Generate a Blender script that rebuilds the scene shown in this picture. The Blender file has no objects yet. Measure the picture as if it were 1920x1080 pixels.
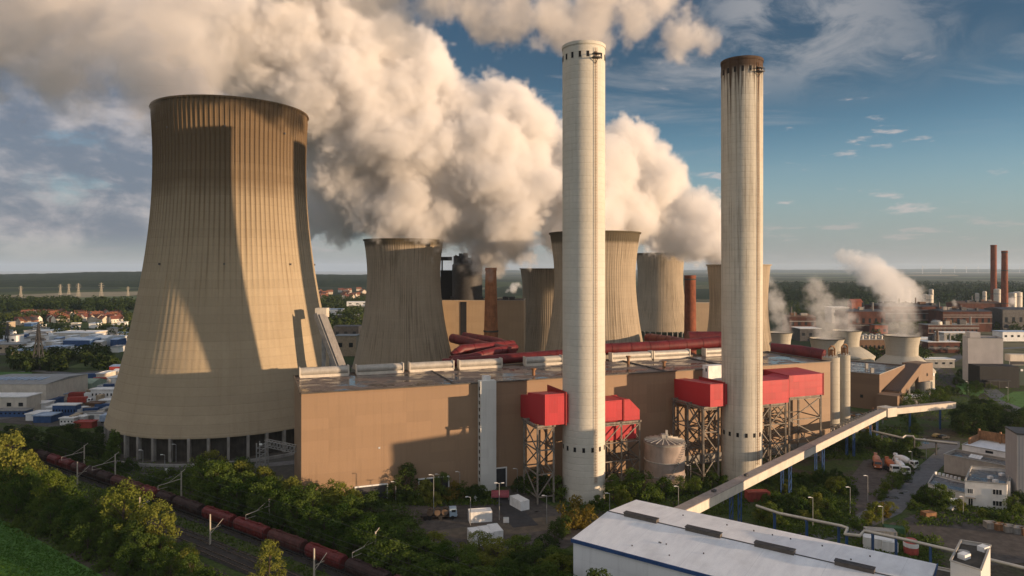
import bpy, bmesh, math, random
from math import sin, cos, tan, pi, radians, sqrt, atan2, hypot
from mathutils import Vector, Matrix
SC = bpy.context.scene
COL = SC.collection

# ---------------------------------------------------------------- camera
CAM_H = 68.0
FOC = 1297.0            # focal length in photograph pixels (1920 wide)
HOR = 505.0             # pixel row of the horizon
cam_data = bpy.data.cameras.new("camera")
cam = bpy.data.objects.new("camera", cam_data)
COL.objects.link(cam)
cam.location = (0, 0, CAM_H)
cam.rotation_euler = (radians(90), 0, 0)
cam_data.sensor_width = 36.0
cam_data.lens = 36.0 * FOC / 1920.0
cam_data.shift_y = -(540.0 - HOR) / 1920.0
cam_data.clip_start = 1.0
cam_data.clip_end = 60000.0
SC.camera = cam

# ---------------------------------------------------------------- light
SUN_EL = radians(5.15)
SUN_AZ = radians(20.9)                       # behind the pure right of the view
SUN_DIR = Vector((cos(SUN_AZ) * cos(SUN_EL), -sin(SUN_AZ) * cos(SUN_EL), sin(SUN_EL)))
sun_data = bpy.data.lights.new("sun", 'SUN')
sun_data.energy = 4.25
sun_data.angle = radians(0.5)
sun_data.color = (1.0, 0.69, 0.425)
sun = bpy.data.objects.new("sun", sun_data)
COL.objects.link(sun)
sun.location = (300, -120, 200)
sun.rotation_euler = SUN_DIR.to_track_quat('Z', 'Y').to_euler()

SC.view_settings.view_transform = 'Standard'
SC.view_settings.look = 'None'
SC.view_settings.exposure = 0.80
SC.view_settings.gamma = 1.0
SC.cycles.max_bounces = 16
SC.cycles.diffuse_bounces = 3
SC.cycles.glossy_bounces = 2
SC.cycles.transmission_bounces = 2
SC.cycles.transparent_max_bounces = 8
SC.cycles.volume_bounces = 12
SC.cycles.volume_step_rate = 2.0
SC.cycles.volume_max_steps = 256
SC.cycles.use_denoising = True
SC.cycles.use_adaptive_sampling = True
SC.cycles.adaptive_threshold = 0.014
SC.cycles.sample_clamp_indirect = 6.0


class NT:
    """Tiny wrapper that makes shader / geometry node code short."""
    def __init__(self, tree):
        self.t = tree
        self.k = 0

    def n(self, typ, ins=None, **props):
        nd = self.t.nodes.new(typ)
        nd.location = (self.k * 30, 0)
        self.k += 1
        for a, v in props.items():
            setattr(nd, a, v)
        for key, v in (ins or {}).items():
            self.put(nd.inputs[key], v)
        return nd

    def put(self, sock, v):
        if isinstance(v, bpy.types.Node):
            v = v.outputs[0]
        if isinstance(v, bpy.types.NodeSocket):
            self.t.links.new(v, sock)
        else:
            sock.default_value = v

    def m(self, op, a, b=None, c=None, clamp=False):
        nd = self.n('ShaderNodeMath', operation=op, use_clamp=clamp)
        self.put(nd.inputs[0], a)
        if b is not None:
            self.put(nd.inputs[1], b)
        if c is not None:
            self.put(nd.inputs[2], c)
        return nd.outputs[0]

    def v(self, op, a, b=None):
        nd = self.n('ShaderNodeVectorMath', operation=op)
        self.put(nd.inputs[0], a)
        if b is not None:
            self.put(nd.inputs[3 if op == 'SCALE' else 1], b)
        return nd.outputs['Value' if op in ('LENGTH', 'DISTANCE', 'DOT_PRODUCT') else 'Vector']

    def noise(self, vec, scale, detail=4, rough=0.55, dist=0.0):
        nd = self.n('ShaderNodeTexNoise', {'Vector': vec, 'Scale': scale, 'Detail': detail, 'Roughness': rough, 'Distortion': dist})
        return nd.outputs[0]

    def ss(self, x, lo, hi, a=0.0, b=1.0):
        nd = self.n('ShaderNodeMapRange', interpolation_type='SMOOTHSTEP')
        for i, q in enumerate((x, lo, hi, a, b)):
            self.put(nd.inputs[i], q)
        return nd.outputs[0]

    def mix(self, f, a, b, mode='MIX'):
        nd = self.n('ShaderNodeMix', data_type='RGBA', blend_type=mode, clamp_factor=True)
        self.put(nd.inputs[0], f)
        for i, q in ((6, a), (7, b)):
            if isinstance(q, tuple) and len(q) == 3:
                q = q + (1.0,)
            self.put(nd.inputs[i], q)
        return nd.outputs[2]

    def xyz(self, vec):
        nd = self.n('ShaderNodeSeparateXYZ', {0: vec})
        return nd.outputs[0], nd.outputs[1], nd.outputs[2]

    def comb(self, x, y, z):
        nd = self.n('ShaderNodeCombineXYZ')
        for i, q in enumerate((x, y, z)):
            self.put(nd.inputs[i], q)
        return nd.outputs[0]

    def mul(self, vec, s):
        nd = self.n('ShaderNodeVectorMath', operation='MULTIPLY')
        self.put(nd.inputs[0], vec)
        self.put(nd.inputs[1], s)
        return nd.outputs[0]


# ---------------------------------------------------------------- sky
world = bpy.data.worlds.new("World")
SC.world = world
world.use_nodes = True
wt = world.node_tree
wt.nodes.clear()
W = NT(wt)
sky = W.n('ShaderNodeTexSky', sky_type='NISHITA', sun_disc=False, sun_elevation=SUN_EL,
          sun_rotation=radians(90) + SUN_AZ, altitude=150.0, air_density=1.0, dust_density=0.25, ozone_density=3.5)
SKY_STRENGTH = 0.15
co = W.n('ShaderNodeTexCoord').outputs['Generated']
dx, dy, dz = W.xyz(co)
az = W.m('ARCTAN2', dx, dy)                       # azimuth, 0 straight ahead, + to the right
el = W.m('ARCSINE', dz)
up = W.m('MAXIMUM', dz, 0.02)
plan = W.comb(W.m('DIVIDE', dx, W.m('ADD', up, 0.10)), W.m('DIVIDE', dy, W.m('ADD', up, 0.10)), 0.0)
ang = W.comb(az, W.m('MULTIPLY', el, 2.6), 0.3)
# high thin streaks
ci = W.noise(W.mul(plan, (0.7, 1.5, 1.0)), 1.5, 9, 0.62, 0.6)
ci_gate = W.ss(W.noise(ang, 3.0, 2, 0.5), 0.32, 0.55)
ci_m = W.m('MULTIPLY', W.m('MULTIPLY', W.ss(ci, 0.46, 0.70), ci_gate), W.ss(el, 0.10, 0.26))
pa = W.noise(W.comb(W.m('MULTIPLY', az, 5.0), W.m('MULTIPLY', el, 9.0), 6.6), 1.7, 9, 0.62, 0.7)
pa_m = W.m('MULTIPLY', W.m('MULTIPLY', W.ss(az, 0.20, 0.34), W.ss(az, 0.66, 0.42)), W.ss(el, 0.20, 0.29))
ci_m = W.m('MAXIMUM', ci_m, W.m('MULTIPLY', pa_m, W.ss(pa, 0.38, 0.62)))
# small flat fair-weather clouds
cu = W.noise(W.comb(W.m('MULTIPLY', az, 4.2), W.m('MULTIPLY', el, 17.0), 3.9), 2.1, 8, 0.58, 0.2)
cu_m = W.m('MULTIPLY', W.ss(cu, 0.60, 0.69), W.m('MULTIPLY', W.ss(el, 0.02, 0.06), W.ss(el, 0.30, 0.20)))
# heavy grey-blue cloud bank on the left
bk = W.noise(W.comb(W.m('MULTIPLY', az, 3.0), W.m('MULTIPLY', el, 5.5), 11.4), 2.0, 9, 0.62, 0.4)
bk_gate = W.ss(az, -0.18, -0.38)
bk_m = W.m('MULTIPLY', W.ss(bk, 0.22, 0.42), bk_gate)
bk_m = W.m('MULTIPLY', bk_m, W.ss(el, 0.0, 0.05))
bk_lit = W.ss(W.noise(W.comb(W.m('MULTIPLY', az, 5.0), W.m('MULTIPLY', el, 9.0), 9.3), 2.4, 8, 0.6, 0.2), 0.40, 0.68)
# small bright puffs low over the horizon
hz = W.noise(W.comb(W.m('MULTIPLY', az, 9.0), W.m('MULTIPLY', el, 46.0), 8.8), 1.8, 8, 0.6, 0.2)
hz_m = W.m('MULTIPLY', W.ss(hz, 0.54, 0.66), W.m('MULTIPLY', W.ss(el, 0.012, 0.03), W.ss(el, 0.085, 0.05)))
# low veil near the horizon
lo_n = W.noise(W.comb(W.m('MULTIPLY', az, 2.5), W.m('MULTIPLY', el, 30.0), 2.2), 2.0, 6, 0.6)
lo_m = W.m('MULTIPLY', W.ss(el, 0.16, 0.0), W.ss(lo_n, 0.30, 0.75))
front = W.m('MULTIPLY', W.ss(W.m('ABSOLUTE', W.m('SUBTRACT', az, 0.05)), 1.25, 0.75), W.ss(el, 0.75, 0.45))
front = W.m('MULTIPLY', front, W.ss(el, 0.05, 0.30))
skyc = W.mix(1.0, sky.outputs[0], W.mix(front, (1.05, 0.98, 0.90), (0.47, 0.425, 0.385)), 'MULTIPLY')
veil = W.m('MAXIMUM', W.m('MULTIPLY', lo_m, 0.55), W.m('MULTIPLY', W.ss(el, 0.20, 0.0), 0.78))
c1 = W.mix(veil, skyc, W.mix(W.ss(el, 0.03, 0.17), (1.06, 1.17, 1.36), (1.24, 1.39, 1.42)))
c2 = W.mix(W.m('MULTIPLY', ci_m, 0.62), c1, (1.75, 1.72, 1.75))
c3 = W.mix(W.m('MULTIPLY', cu_m, 0.70), c2, (2.3, 2.05, 1.98))
c3 = W.mix(W.m('MULTIPLY', hz_m, 0.55), c3, (2.0, 1.75, 1.68))
bank = W.mix(bk_lit, (0.68, 0.79, 1.02), (1.98, 1.82, 1.84))
c4 = W.mix(W.m('MULTIPLY', bk_m, 0.92), c3, bank)
# bright cloud cover added behind the view to raise the fill light
rc = W.noise(W.comb(W.m('MULTIPLY', dx, 2.2), W.m('MULTIPLY', dy, 2.2), W.m('MULTIPLY', dz, 3.0)), 1.6, 7, 0.6, 0.3)
rc_m = W.m('MULTIPLY', W.ss(W.m('ABSOLUTE', az), 1.0, 1.5), W.m('MULTIPLY', W.ss(el, 0.0, 0.12), W.ss(rc, 0.34, 0.52)))
c4 = W.mix(W.m('MULTIPLY', rc_m, 0.85), c4, (2.65, 2.56, 2.55))
bg = W.n('ShaderNodeBackground', {'Color': c4, 'Strength': SKY_STRENGTH})
W.n('ShaderNodeOutputWorld', {'Surface': bg})


# ---------------------------------------------------------------- helpers
def at(px, py, d):
    """World point seen at pixel (px, py) of the photograph, d metres in front of the camera."""
    return Vector(((px - 960.0) / FOC * d, d, CAM_H - (py - HOR) / FOC * d))


def gnd(px, py, z=0.0):
    """World point at height z seen at pixel (px, py)."""
    return at(px, py, (CAM_H - z) * FOC / (py - HOR))


def gx(px, d, z=0.0):
    """Point at height z, distance d, in pixel column px."""
    return Vector(((px - 960.0) / FOC * d, d, z))


def zat(py, d):
    return CAM_H - (py - HOR) / FOC * d


class MB:
    """Collects simple solids (world coordinates) into one mesh."""
    def __init__(self):
        self.bm = bmesh.new()

    def face(self, pts):
        return self.bm.faces.new([self.bm.verts.new(p) for p in pts])

    def prism(self, poly, z0, z1, top=True, bottom=False):
        a = [self.bm.verts.new((p[0], p[1], z0)) for p in poly]
        zt = z1 if hasattr(z1, '__len__') else [z1] * len(poly)
        b = [self.bm.verts.new((p[0], p[1], z)) for p, z in zip(poly, zt)]
        n = len(poly)
        for i in range(n):
            j = (i + 1) % n
            self.bm.faces.new((a[i], a[j], b[j], b[i]))
        if top:
            self.bm.faces.new(b)
        if bottom:
            self.bm.faces.new(a[::-1])
        return self

    def box(self, c, s, rz=0.0, rx=0.0, ry=0.0):
        """Box centred at c, size s."""
        m = Matrix.Translation(Vector(c)) @ Matrix.Rotation(rz, 4, 'Z') @ Matrix.Rotation(ry, 4, 'Y') @ Matrix.Rotation(rx, 4, 'X')
        v = [self.bm.verts.new(m @ Vector((x * s[0] / 2, y * s[1] / 2, z * s[2] / 2)))
             for x in (-1, 1) for y in (-1, 1) for z in (-1, 1)]
        for f in ((0, 1, 3, 2), (4, 6, 7, 5), (0, 4, 5, 1), (2, 3, 7, 6), (0, 2, 6, 4), (1, 5, 7, 3)):
            self.bm.faces.new([v[i] for i in f])
        return self

    def beam(self, p, q, w, h=None):
        """Square bar from p to q."""
        p, q = Vector(p), Vector(q)
        h = h or w
        d = (q - p)
        if d.length < 1e-6:
            return self
        d.normalize()
        u = Vector((0, 0, 1)) if abs(d.z) < 0.95 else Vector((0, 1, 0))
        s = d.cross(u).normalized()
        t = s.cross(d).normalized()
        r = []
        for e in (p, q):
            r.append([self.bm.verts.new(e + s * (w / 2 * a) + t * (h / 2 * b)) for a, b in ((-1, -1), (1, -1), (1, 1), (-1, 1))])
        for i in range(4):
            j = (i + 1) % 4
            self.bm.faces.new((r[0][i], r[0][j], r[1][j], r[1][i]))
        self.bm.faces.new(r[0][::-1])
        self.bm.faces.new(r[1])
        return self

    def tube(self, pts, rad, seg=10, cap=True):
        """Round pipe along a polyline; rad one number or one per point."""
        pts = [Vector(p) for p in pts]
        rings = []
        for i, p in enumerate(pts):
            a = pts[max(i - 1, 0)]
            b = pts[min(i + 1, len(pts) - 1)]
            d = (b - a).normalized()
            u = Vector((0, 0, 1)) if abs(d.z) < 0.92 else Vector((0, 1, 0))
            s = d.cross(u).normalized()
            t = s.cross(d).normalized()
            r = rad[i] if hasattr(rad, '__len__') else rad
            rings.append([self.bm.verts.new(p + s * (r * cos(2 * pi * k / seg)) + t * (r * sin(2 * pi * k / seg))) for k in range(seg)])
        for a, b in zip(rings, rings[1:]):
            for k in range(seg):
                j = (k + 1) % seg
                self.bm.faces.new((a[k], a[j], b[j], b[k]))
        if cap:
            self.bm.faces.new(rings[0][::-1])
            self.bm.faces.new(rings[-1])
        return self

    def lathe(self, c, prof, seg=48, cap=True, mod=None):
        """Surface of revolution about the vertical through c; prof = [(radius, z)]."""
        rings = []
        for r, z in prof:
            ring = []
            for k in range(seg):
                rr = r + (mod(k, z) if mod else 0.0)
                a = 2 * pi * k / seg
                ring.append(self.bm.verts.new((c[0] + rr * cos(a), c[1] + rr * sin(a), z)))
            rings.append(ring)
        for a, b in zip(rings, rings[1:]):
            for k in range(seg):
                j = (k + 1) % seg
                self.bm.faces.new((a[k], a[j], b[j], b[k]))
        if cap:
            self.bm.faces.new(rings[-1])
        return self

    def build(self, name, mat, parent=None, origin=None, smooth=False, loc=None):
        """Link as ONE object. With a parent, its location is taken off the vertices."""
        o0 = Vector(origin) if origin is not None else (root_of(parent) if parent else Vector((0, 0, 0)))
        if o0.length > 0:
            bmesh.ops.translate(self.bm, verts=self.bm.verts, vec=-o0)
        me = bpy.data.meshes.new(name)
        bmesh.ops.recalc_face_normals(self.bm, faces=self.bm.faces)
        if smooth:
            for f in self.bm.faces:
                f.smooth = True
        self.bm.to_mesh(me)
        self.bm.free()
        me.materials.append(mat)
        if smooth:
            try:
                me.set_sharp_from_angle(angle=radians(38))
            except Exception:
                pass
        ob = bpy.data.objects.new(name, me)
        COL.objects.link(ob)
        if parent:
            ob.parent = parent
        else:
            ob.location = o0
        return ob


def root_of(o):
    v = Vector((0, 0, 0))
    while o is not None:
        v = v + Vector(o.location)
        o = o.parent
    return v


def tag(o, label=None, cat=None, group=None, kind=None):
    if label:
        o['label'] = label
    if cat:
        o['category'] = cat
    if group:
        o['group'] = group
    if kind:
        o['kind'] = kind
    return o


def thing(name, loc, label, cat, group=None, rz=0.0):
    o = bpy.data.objects.new(name, None)
    o.empty_display_size = 1.0
    COL.objects.link(o)
    o.location = loc
    o.rotation_euler = (0, 0, rz)
    return tag(o, label, cat, group)


def copy_tree(o, parent=None):
    c = o.copy()
    COL.objects.link(c)
    if parent is not None:
        c.parent = parent
    for ch in list(o.children):
        copy_tree(ch, c)
    return c


def dup(o, loc, rz=0.0, label=None, scale=None, group=None):
    c = copy_tree(o)
    c.location = loc
    c.rotation_euler = (0, 0, rz)
    if scale is not None:
        c.scale = scale if hasattr(scale, '__len__') else (scale,) * 3
    if label:
        c['label'] = label
    if group:
        c['group'] = group
    return c


# ---------------------------------------------------------------- materials
MATS = {}


def mat_nodes(name):
    m = bpy.data.materials.new(name)
    m.use_nodes = True
    m.node_tree.nodes.clear()
    MATS[name] = m
    return m, NT(m.node_tree)


def finish(N, color, rough=0.8, metal=0.0, bump=None, bump_d=0.05, spec=0.3):
    p = N.n('ShaderNodeBsdfPrincipled')
    if isinstance(color, tuple) and len(color) == 3:
        color = color + (1.0,)
    N.put(p.inputs['Base Color'], color)
    N.put(p.inputs['Roughness'], rough)
    N.put(p.inputs['Metallic'], metal)
    N.put(p.inputs['Specular IOR Level'], spec)
    if bump is not None:
        b = N.n('ShaderNodeBump', {'Strength': 1.0, 'Distance': bump_d, 'Height': bump})
        N.put(p.inputs['Normal'], b.outputs[0])
    N.n('ShaderNodeOutputMaterial', {'Surface': p})


def plain(name, col, rough=0.7, metal=0.0, var=0.18, scale=0.6, spec=0.3):
    """Painted or bare surface with broad weathering and fine mottling."""
    m, N = mat_nodes(name)
    p = N.n('ShaderNodeTexCoord').outputs['Object']
    a = N.noise(p, scale, 5, 0.6)
    b = N.noise(N.mul(p, (1.0, 1.0, 0.25)), scale * 4.0, 4, 0.6)
    f = N.m('ADD', N.m('MULTIPLY', a, 0.6), N.m('MULTIPLY', b, 0.4))
    f = N.ss(f, 0.36, 0.64)
    lo = tuple(c * (1 - var) for c in col)
    hi = tuple(min(1.0, c * (1 + var * 0.7)) for c in col)
    finish(N, N.mix(f, lo, hi), rough, metal, None, 0.05, spec)
    return m


def concrete(name, col, streak, streak_lo, streak_hi, bands=0.25, zscale=1.0, top_z=None, top_len=10.0, top_dark=None, lift=1.5, srepeat=1.3, zone=None, patchy=0.12, rib_n=0):
    """Cast concrete on a surface of revolution: lift lines, vertical run-off streaks, darker weathered head."""
    m, N = mat_nodes(name)
    p = N.n('ShaderNodeTexCoord').outputs['Object']
    x, y, z = N.xyz(p)
    nrm = N.v('NORMALIZE', N.comb(x, y, 0.0))
    ux, uy, _ = N.xyz(nrm)
    circ = N.comb(N.m('MULTIPLY', ux, 20.0 * srepeat), N.m('MULTIPLY', uy, 20.0 * srepeat), N.m('MULTIPLY', z, 0.035 * zscale))
    st = N.noise(circ, 1.0, 6, 0.65)
    st2 = N.noise(N.comb(N.m('MULTIPLY', ux, 6.0), N.m('MULTIPLY', uy, 6.0), N.m('MULTIPLY', z, 0.02)), 1.0, 4, 0.6)
    lf = N.m('FRACT', N.m('DIVIDE', z, lift))
    joint = N.m('ADD', N.ss(lf, 0.10, 0.0), N.ss(lf, 0.90, 1.0))
    lid = N.m('FLOOR', N.m('DIVIDE', z, lift))
    bandn = N.n('ShaderNodeTexWhiteNoise', {'W': lid}, noise_dimensions='1D').outputs[0]
    blot = N.noise(p, 0.09, 6, 0.62)
    fine = N.noise(p, 1.1, 5, 0.6)
    base = N.mix(N.m('MULTIPLY', N.ss(blot, 0.35, 0.65), 0.5), tuple(c * 0.86 for c in col), tuple(min(1, c * 1.08) for c in col))
    base = N.mix(N.m('MULTIPLY', bandn, bands), base, tuple(c * 0.75 for c in col))
    lid2 = N.m('FLOOR', N.m('DIVIDE', N.m('ADD', z, N.m('MULTIPLY', bandn, 1.2)), lift * 6.5))
    band2 = N.n('ShaderNodeTexWhiteNoise', {'W': N.m('ADD', lid2, 7.7)}, noise_dimensions='1D').outputs[0]
    base = N.mix(N.m('MULTIPLY', band2, bands * 1.1), base, tuple(c * 0.70 for c in col))
    base = N.mix(N.m('MULTIPLY', N.ss(fine, 0.4, 0.7), 0.14), base, tuple(c * 0.6 for c in col))
    base = N.mix(N.m('MULTIPLY', joint, 0.16), base, tuple(c * 0.5 for c in col))
    patch = N.noise(N.mul(p, (1.0, 1.0, 0.5)), 0.055, 5, 0.65, 0.0)
    base = N.mix(N.m('MULTIPLY', N.ss(N.m('ADD', N.m('MULTIPLY', patch, 0.4), N.m('MULTIPLY', st, 0.6)), 0.50, 0.64), patchy), base, streak)
    sm = N.ss(N.m('ADD', N.m('MULTIPLY', st, 0.7), N.m('MULTIPLY', st2, 0.3)), streak_lo, streak_hi)
    if top_z is not None:
        near = N.ss(z, top_z - top_len * 3.0, top_z, 0.0, 1.0)
        sm = N.m('MULTIPLY', sm, N.m('ADD', 0.25, N.m('MULTIPLY', near, 0.75)))
    base = N.mix(N.m('MULTIPLY', sm, 0.75), base, streak)
    if rib_n:
        # run-off stains that hang beside every rib, longest near the head
        ra = N.m('COSINE', N.m('MULTIPLY', N.m('ARCTAN2', uy, ux), rib_n))
        rs = N.m('MULTIPLY', N.ss(ra, 0.25, 0.9), N.ss(N.m('ADD', z, N.m('MULTIPLY', N.m('SUBTRACT', st, 0.5), 120.0)), 45.0, 125.0))
        base = N.mix(N.m('MULTIPLY', rs, 0.78), base, (0.11, 0.07, 0.036))
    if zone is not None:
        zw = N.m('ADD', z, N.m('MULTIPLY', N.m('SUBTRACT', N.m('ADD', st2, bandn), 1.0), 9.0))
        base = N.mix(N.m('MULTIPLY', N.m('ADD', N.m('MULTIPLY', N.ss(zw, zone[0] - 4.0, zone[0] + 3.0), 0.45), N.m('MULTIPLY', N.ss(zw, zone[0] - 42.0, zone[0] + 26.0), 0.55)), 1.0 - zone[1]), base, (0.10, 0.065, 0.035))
    if top_dark is not None:
        edge = N.m('ADD', z, N.m('MULTIPLY', N.m('SUBTRACT', st, 0.52), top_len * 4.2))
        base = N.mix(N.m('MULTIPLY', N.m('MAXIMUM', N.ss(edge, top_z - top_len, top_z - top_len * 0.25), N.ss(z, top_z - 6.5, top_z - 4.0)), 0.95), base, top_dark)
    finish(N, base, 0.9, 0.0, N.m('SUBTRACT', fine, N.m('MULTIPLY', joint, 0.6)), 0.06, 0.2)
    return m
# ---------------------------------------------------------------- materials of the power station
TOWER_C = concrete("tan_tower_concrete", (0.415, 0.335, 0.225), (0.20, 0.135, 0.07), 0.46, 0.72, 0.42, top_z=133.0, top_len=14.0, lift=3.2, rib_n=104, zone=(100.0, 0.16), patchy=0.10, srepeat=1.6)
OLD_C = concrete("streaked_tower_concrete", (0.38, 0.315, 0.23), (0.10, 0.075, 0.045), 0.42, 0.62, 0.2, zscale=0.9, top_z=88.0, top_len=4.0, patchy=0.55, top_dark=(0.085, 0.07, 0.045), lift=2.0, srepeat=1.8)
STACK_C = concrete("pale_stack_concrete", (0.62, 0.59, 0.51), (0.34, 0.30, 0.22), 0.54, 0.80, 0.26, lift=1.9, srepeat=0.5)
STACK_D = concrete("sooty_stack_concrete", (0.59, 0.555, 0.47), (0.11, 0.08, 0.05), 0.45, 0.66, 0.24, top_z=137.0, top_len=13.0, top_dark=(0.055, 0.030, 0.017), patchy=0.4, lift=1.9, srepeat=0.55)
PALE_C = concrete("pale_fan_concrete", (0.46, 0.43, 0.36), (0.24, 0.22, 0.17), 0.50, 0.75, 0.1, lift=3.0)
GREY_C = plain("grey_concrete", (0.30, 0.28, 0.25), 0.9, 0, 0.22, 0.25)
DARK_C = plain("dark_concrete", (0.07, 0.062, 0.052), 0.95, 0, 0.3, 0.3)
BLACK = plain("black_opening", (0.012, 0.012, 0.013), 0.9, 0, 0.2)
STEEL = plain("grey_steel", (0.30, 0.30, 0.29), 0.55, 0.2, 0.2, 0.5)
DSTEEL = plain("dark_steel", (0.075, 0.075, 0.078), 0.6, 0.3, 0.3, 0.5)
WHITE = plain("white_paint", (0.78, 0.78, 0.76), 0.55, 0, 0.12, 0.35)
CREAM = plain("cream_cladding", (0.57, 0.52, 0.44), 0.6, 0, 0.12, 0.3)
RED = None
REDP = plain("red_pipe_cladding", (0.125, 0.015, 0.016), 0.5, 0, 0.3, 0.25)
BRICK = plain("red_brick", (0.20, 0.065, 0.035), 0.9, 0, 0.3, 0.2)
BLUE = plain("blue_paint", (0.035, 0.085, 0.21), 0.5, 0, 0.2, 0.5)
RUST = plain("rusty_metal", (0.26, 0.135, 0.065), 0.8, 0, 0.35, 0.5)
GLASS = plain("dark_window_glass", (0.02, 0.025, 0.03), 0.15, 0, 0.2, 0.4, 0.6)
GALV = plain("galvanised_metal", (0.42, 0.395, 0.35), 0.5, 0.2, 0.15, 0.5)
RUBBER = plain("black_rubber", (0.02, 0.02, 0.02), 0.8, 0, 0.2)
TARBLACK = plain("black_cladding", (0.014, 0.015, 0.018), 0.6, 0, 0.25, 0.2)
PINKISH = plain("pale_grey_panel", (0.56, 0.51, 0.475), 0.7, 0, 0.10, 0.1)

HA = Vector((-59.5, 195.3, 0))
HU = Vector((0.9363, 0.3512, 0))
HV = Vector((-0.3512, 0.9363, 0))
HL, HW, HZ = 192.8, 34.5, 32.9


def hp(u, f, z=0.0):
    """Point u metres along the hall's front, f metres in front of it."""
    p = HA + HU * u - HV * f
    return Vector((p.x, p.y, z))


def hu(px, f=0.0):
    """u of the point seen in pixel column px on the line f in front of the hall."""
    t = (px - 960.0) / FOC
    x0, y0 = HA.x - HV.x * f, HA.y - HV.y * f
    return (t * y0 - x0) / (HU.x - t * HU.y)


def cladding(name, col, du, pitch=1.0, panel=6.0, course=3.0, var=0.12, rough=0.6, ribk=0.25):
    """Profiled metal sheet: vertical ribs, faint sheet joints, weather stains."""
    m, N = mat_nodes(name)
    p = N.n('ShaderNodeTexCoord').outputs['Object']
    a = N.v('DOT_PRODUCT', p, tuple(du))
    _, _, z = N.xyz(p)
    rib = N.m('SINE', N.m('MULTIPLY', a, 2 * pi / pitch))
    jx = N.m('FRACT', N.m('DIVIDE', a, panel))
    jz = N.m('FRACT', N.m('DIVIDE', z, course))
    j = N.m('MAXIMUM', N.ss(jx, 0.03, 0.0), N.ss(jz, 0.045, 0.0))
    pid = N.m('ADD', N.m('FLOOR', N.m('DIVIDE', a, panel)), N.m('MULTIPLY', N.m('FLOOR', N.m('DIVIDE', z, course)), 17.3))
    wn = N.n('ShaderNodeTexWhiteNoise', {'W': pid}, noise_dimensions='1D').outputs[0]
    st = N.noise(N.comb(N.m('MULTIPLY', a, 0.8), 0.0, N.m('MULTIPLY', z, 0.06)), 1.0, 5, 0.62)
    c = N.mix(wn, tuple(q * (1 - var * 0.45) for q in col), tuple(q * (1 + var * 0.45) for q in col))
    c = N.mix(N.m('MULTIPLY', N.ss(st, 0.46, 0.78), 0.30), c, tuple(q * 0.62 for q in col))
    c = N.mix(N.m('MULTIPLY', j, 0.13), c, tuple(q * 0.55 for q in col))
    finish(N, c, rough, 0.0, N.m('SUBTRACT', N.m('MULTIPLY', rib, ribk), N.m('MULTIPLY', j, 0.3)), 0.04, 0.35)
    return m


def wet_roof(name, col, du, dv, pitch=6.0, wet=True):
    """Felt roof: sheet seams, stains, patches of standing water."""
    m, N = mat_nodes(name)
    p = N.n('ShaderNodeTexCoord').outputs['Object']
    a = N.v('DOT_PRODUCT', p, tuple(du))
    b = N.v('DOT_PRODUCT', p, tuple(dv))
    blot = N.noise(N.comb(N.m('MULTIPLY', a, 0.06), N.m('MULTIPLY', b, 0.11), 0.0), 1.6, 8, 0.66, 0.5)
    blot2 = N.noise(N.comb(N.m('MULTIPLY', a, 0.3), N.m('MULTIPLY', b, 0.9), 3.0), 1.0, 6, 0.6)
    seam = N.ss(N.m('FRACT', N.m('DIVIDE', a, pitch)), 0.03, 0.0)
    c = N.mix(N.ss(blot2, 0.35, 0.65), tuple(q * 0.72 for q in col), tuple(q * 1.25 for q in col))
    c = N.mix(N.m('MULTIPLY', N.ss(blot, 0.40, 0.62), 0.75), c, tuple(q * 0.35 for q in col))
    c = N.mix(N.m('MULTIPLY', seam, 0.7), c, (0.02, 0.018, 0.016))
    r = N.ss(blot, 0.47, 0.53, 0.75, 0.10) if wet else 0.8
    finish(N, c, r, 0.0, blot2, 0.02, 0.5)
    return m


HALL_M = cladding("tan_sheet_cladding", (0.285, 0.188, 0.115), HU, 0.75, 7.5, 3.2, ribk=0.05)
RED = cladding('red_sheet_cladding', (0.40, 0.026, 0.034), HU, 0.5, 2.6, 2.4, 0.3, 0.5, 0.1)
HALL_R = wet_roof("wet_felt_roof", (0.17, 0.125, 0.10), HU, HV)
BROWN_M = cladding("brown_sheet_cladding", (0.21, 0.135, 0.085), Vector((0.68, 0.73, 0)), 0.8, 5.0, 3.0)

# ---------------------------------------------------------------- the great cooling tower
CT = Vector((-116.9, 289.0, 0))


def hyper(a, zt, c, z):
    return a * sqrt(1 + ((z - zt) / c) ** 2)


t = thing("cooling_tower", CT, "giant tan concrete cooling tower with vertical ribs and a ring of columns at its foot", "cooling tower")
prof = [(46.1, 8.3), (46.1, 9.0)] + [(hyper(29.3, 112, 85, z), z) for z in [9.2 + (133 - 9.2) * i / 46 for i in range(47)]]
prof += [(prof[-1][0] + 0.35, 132.6), (prof[-1][0] + 0.35, 133.4), (prof[-1][0] - 1.0, 133.4), (prof[-1][0] - 1.1, 128), (28.6, 112), (30.0, 90)]


def ribs(k, z):
    return (0.34 * min(1.0, max(0.0, (z - 20) / 90.0)) + 0.03) if (k % 4 == 0 and z < 132.7) else 0.0


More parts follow.
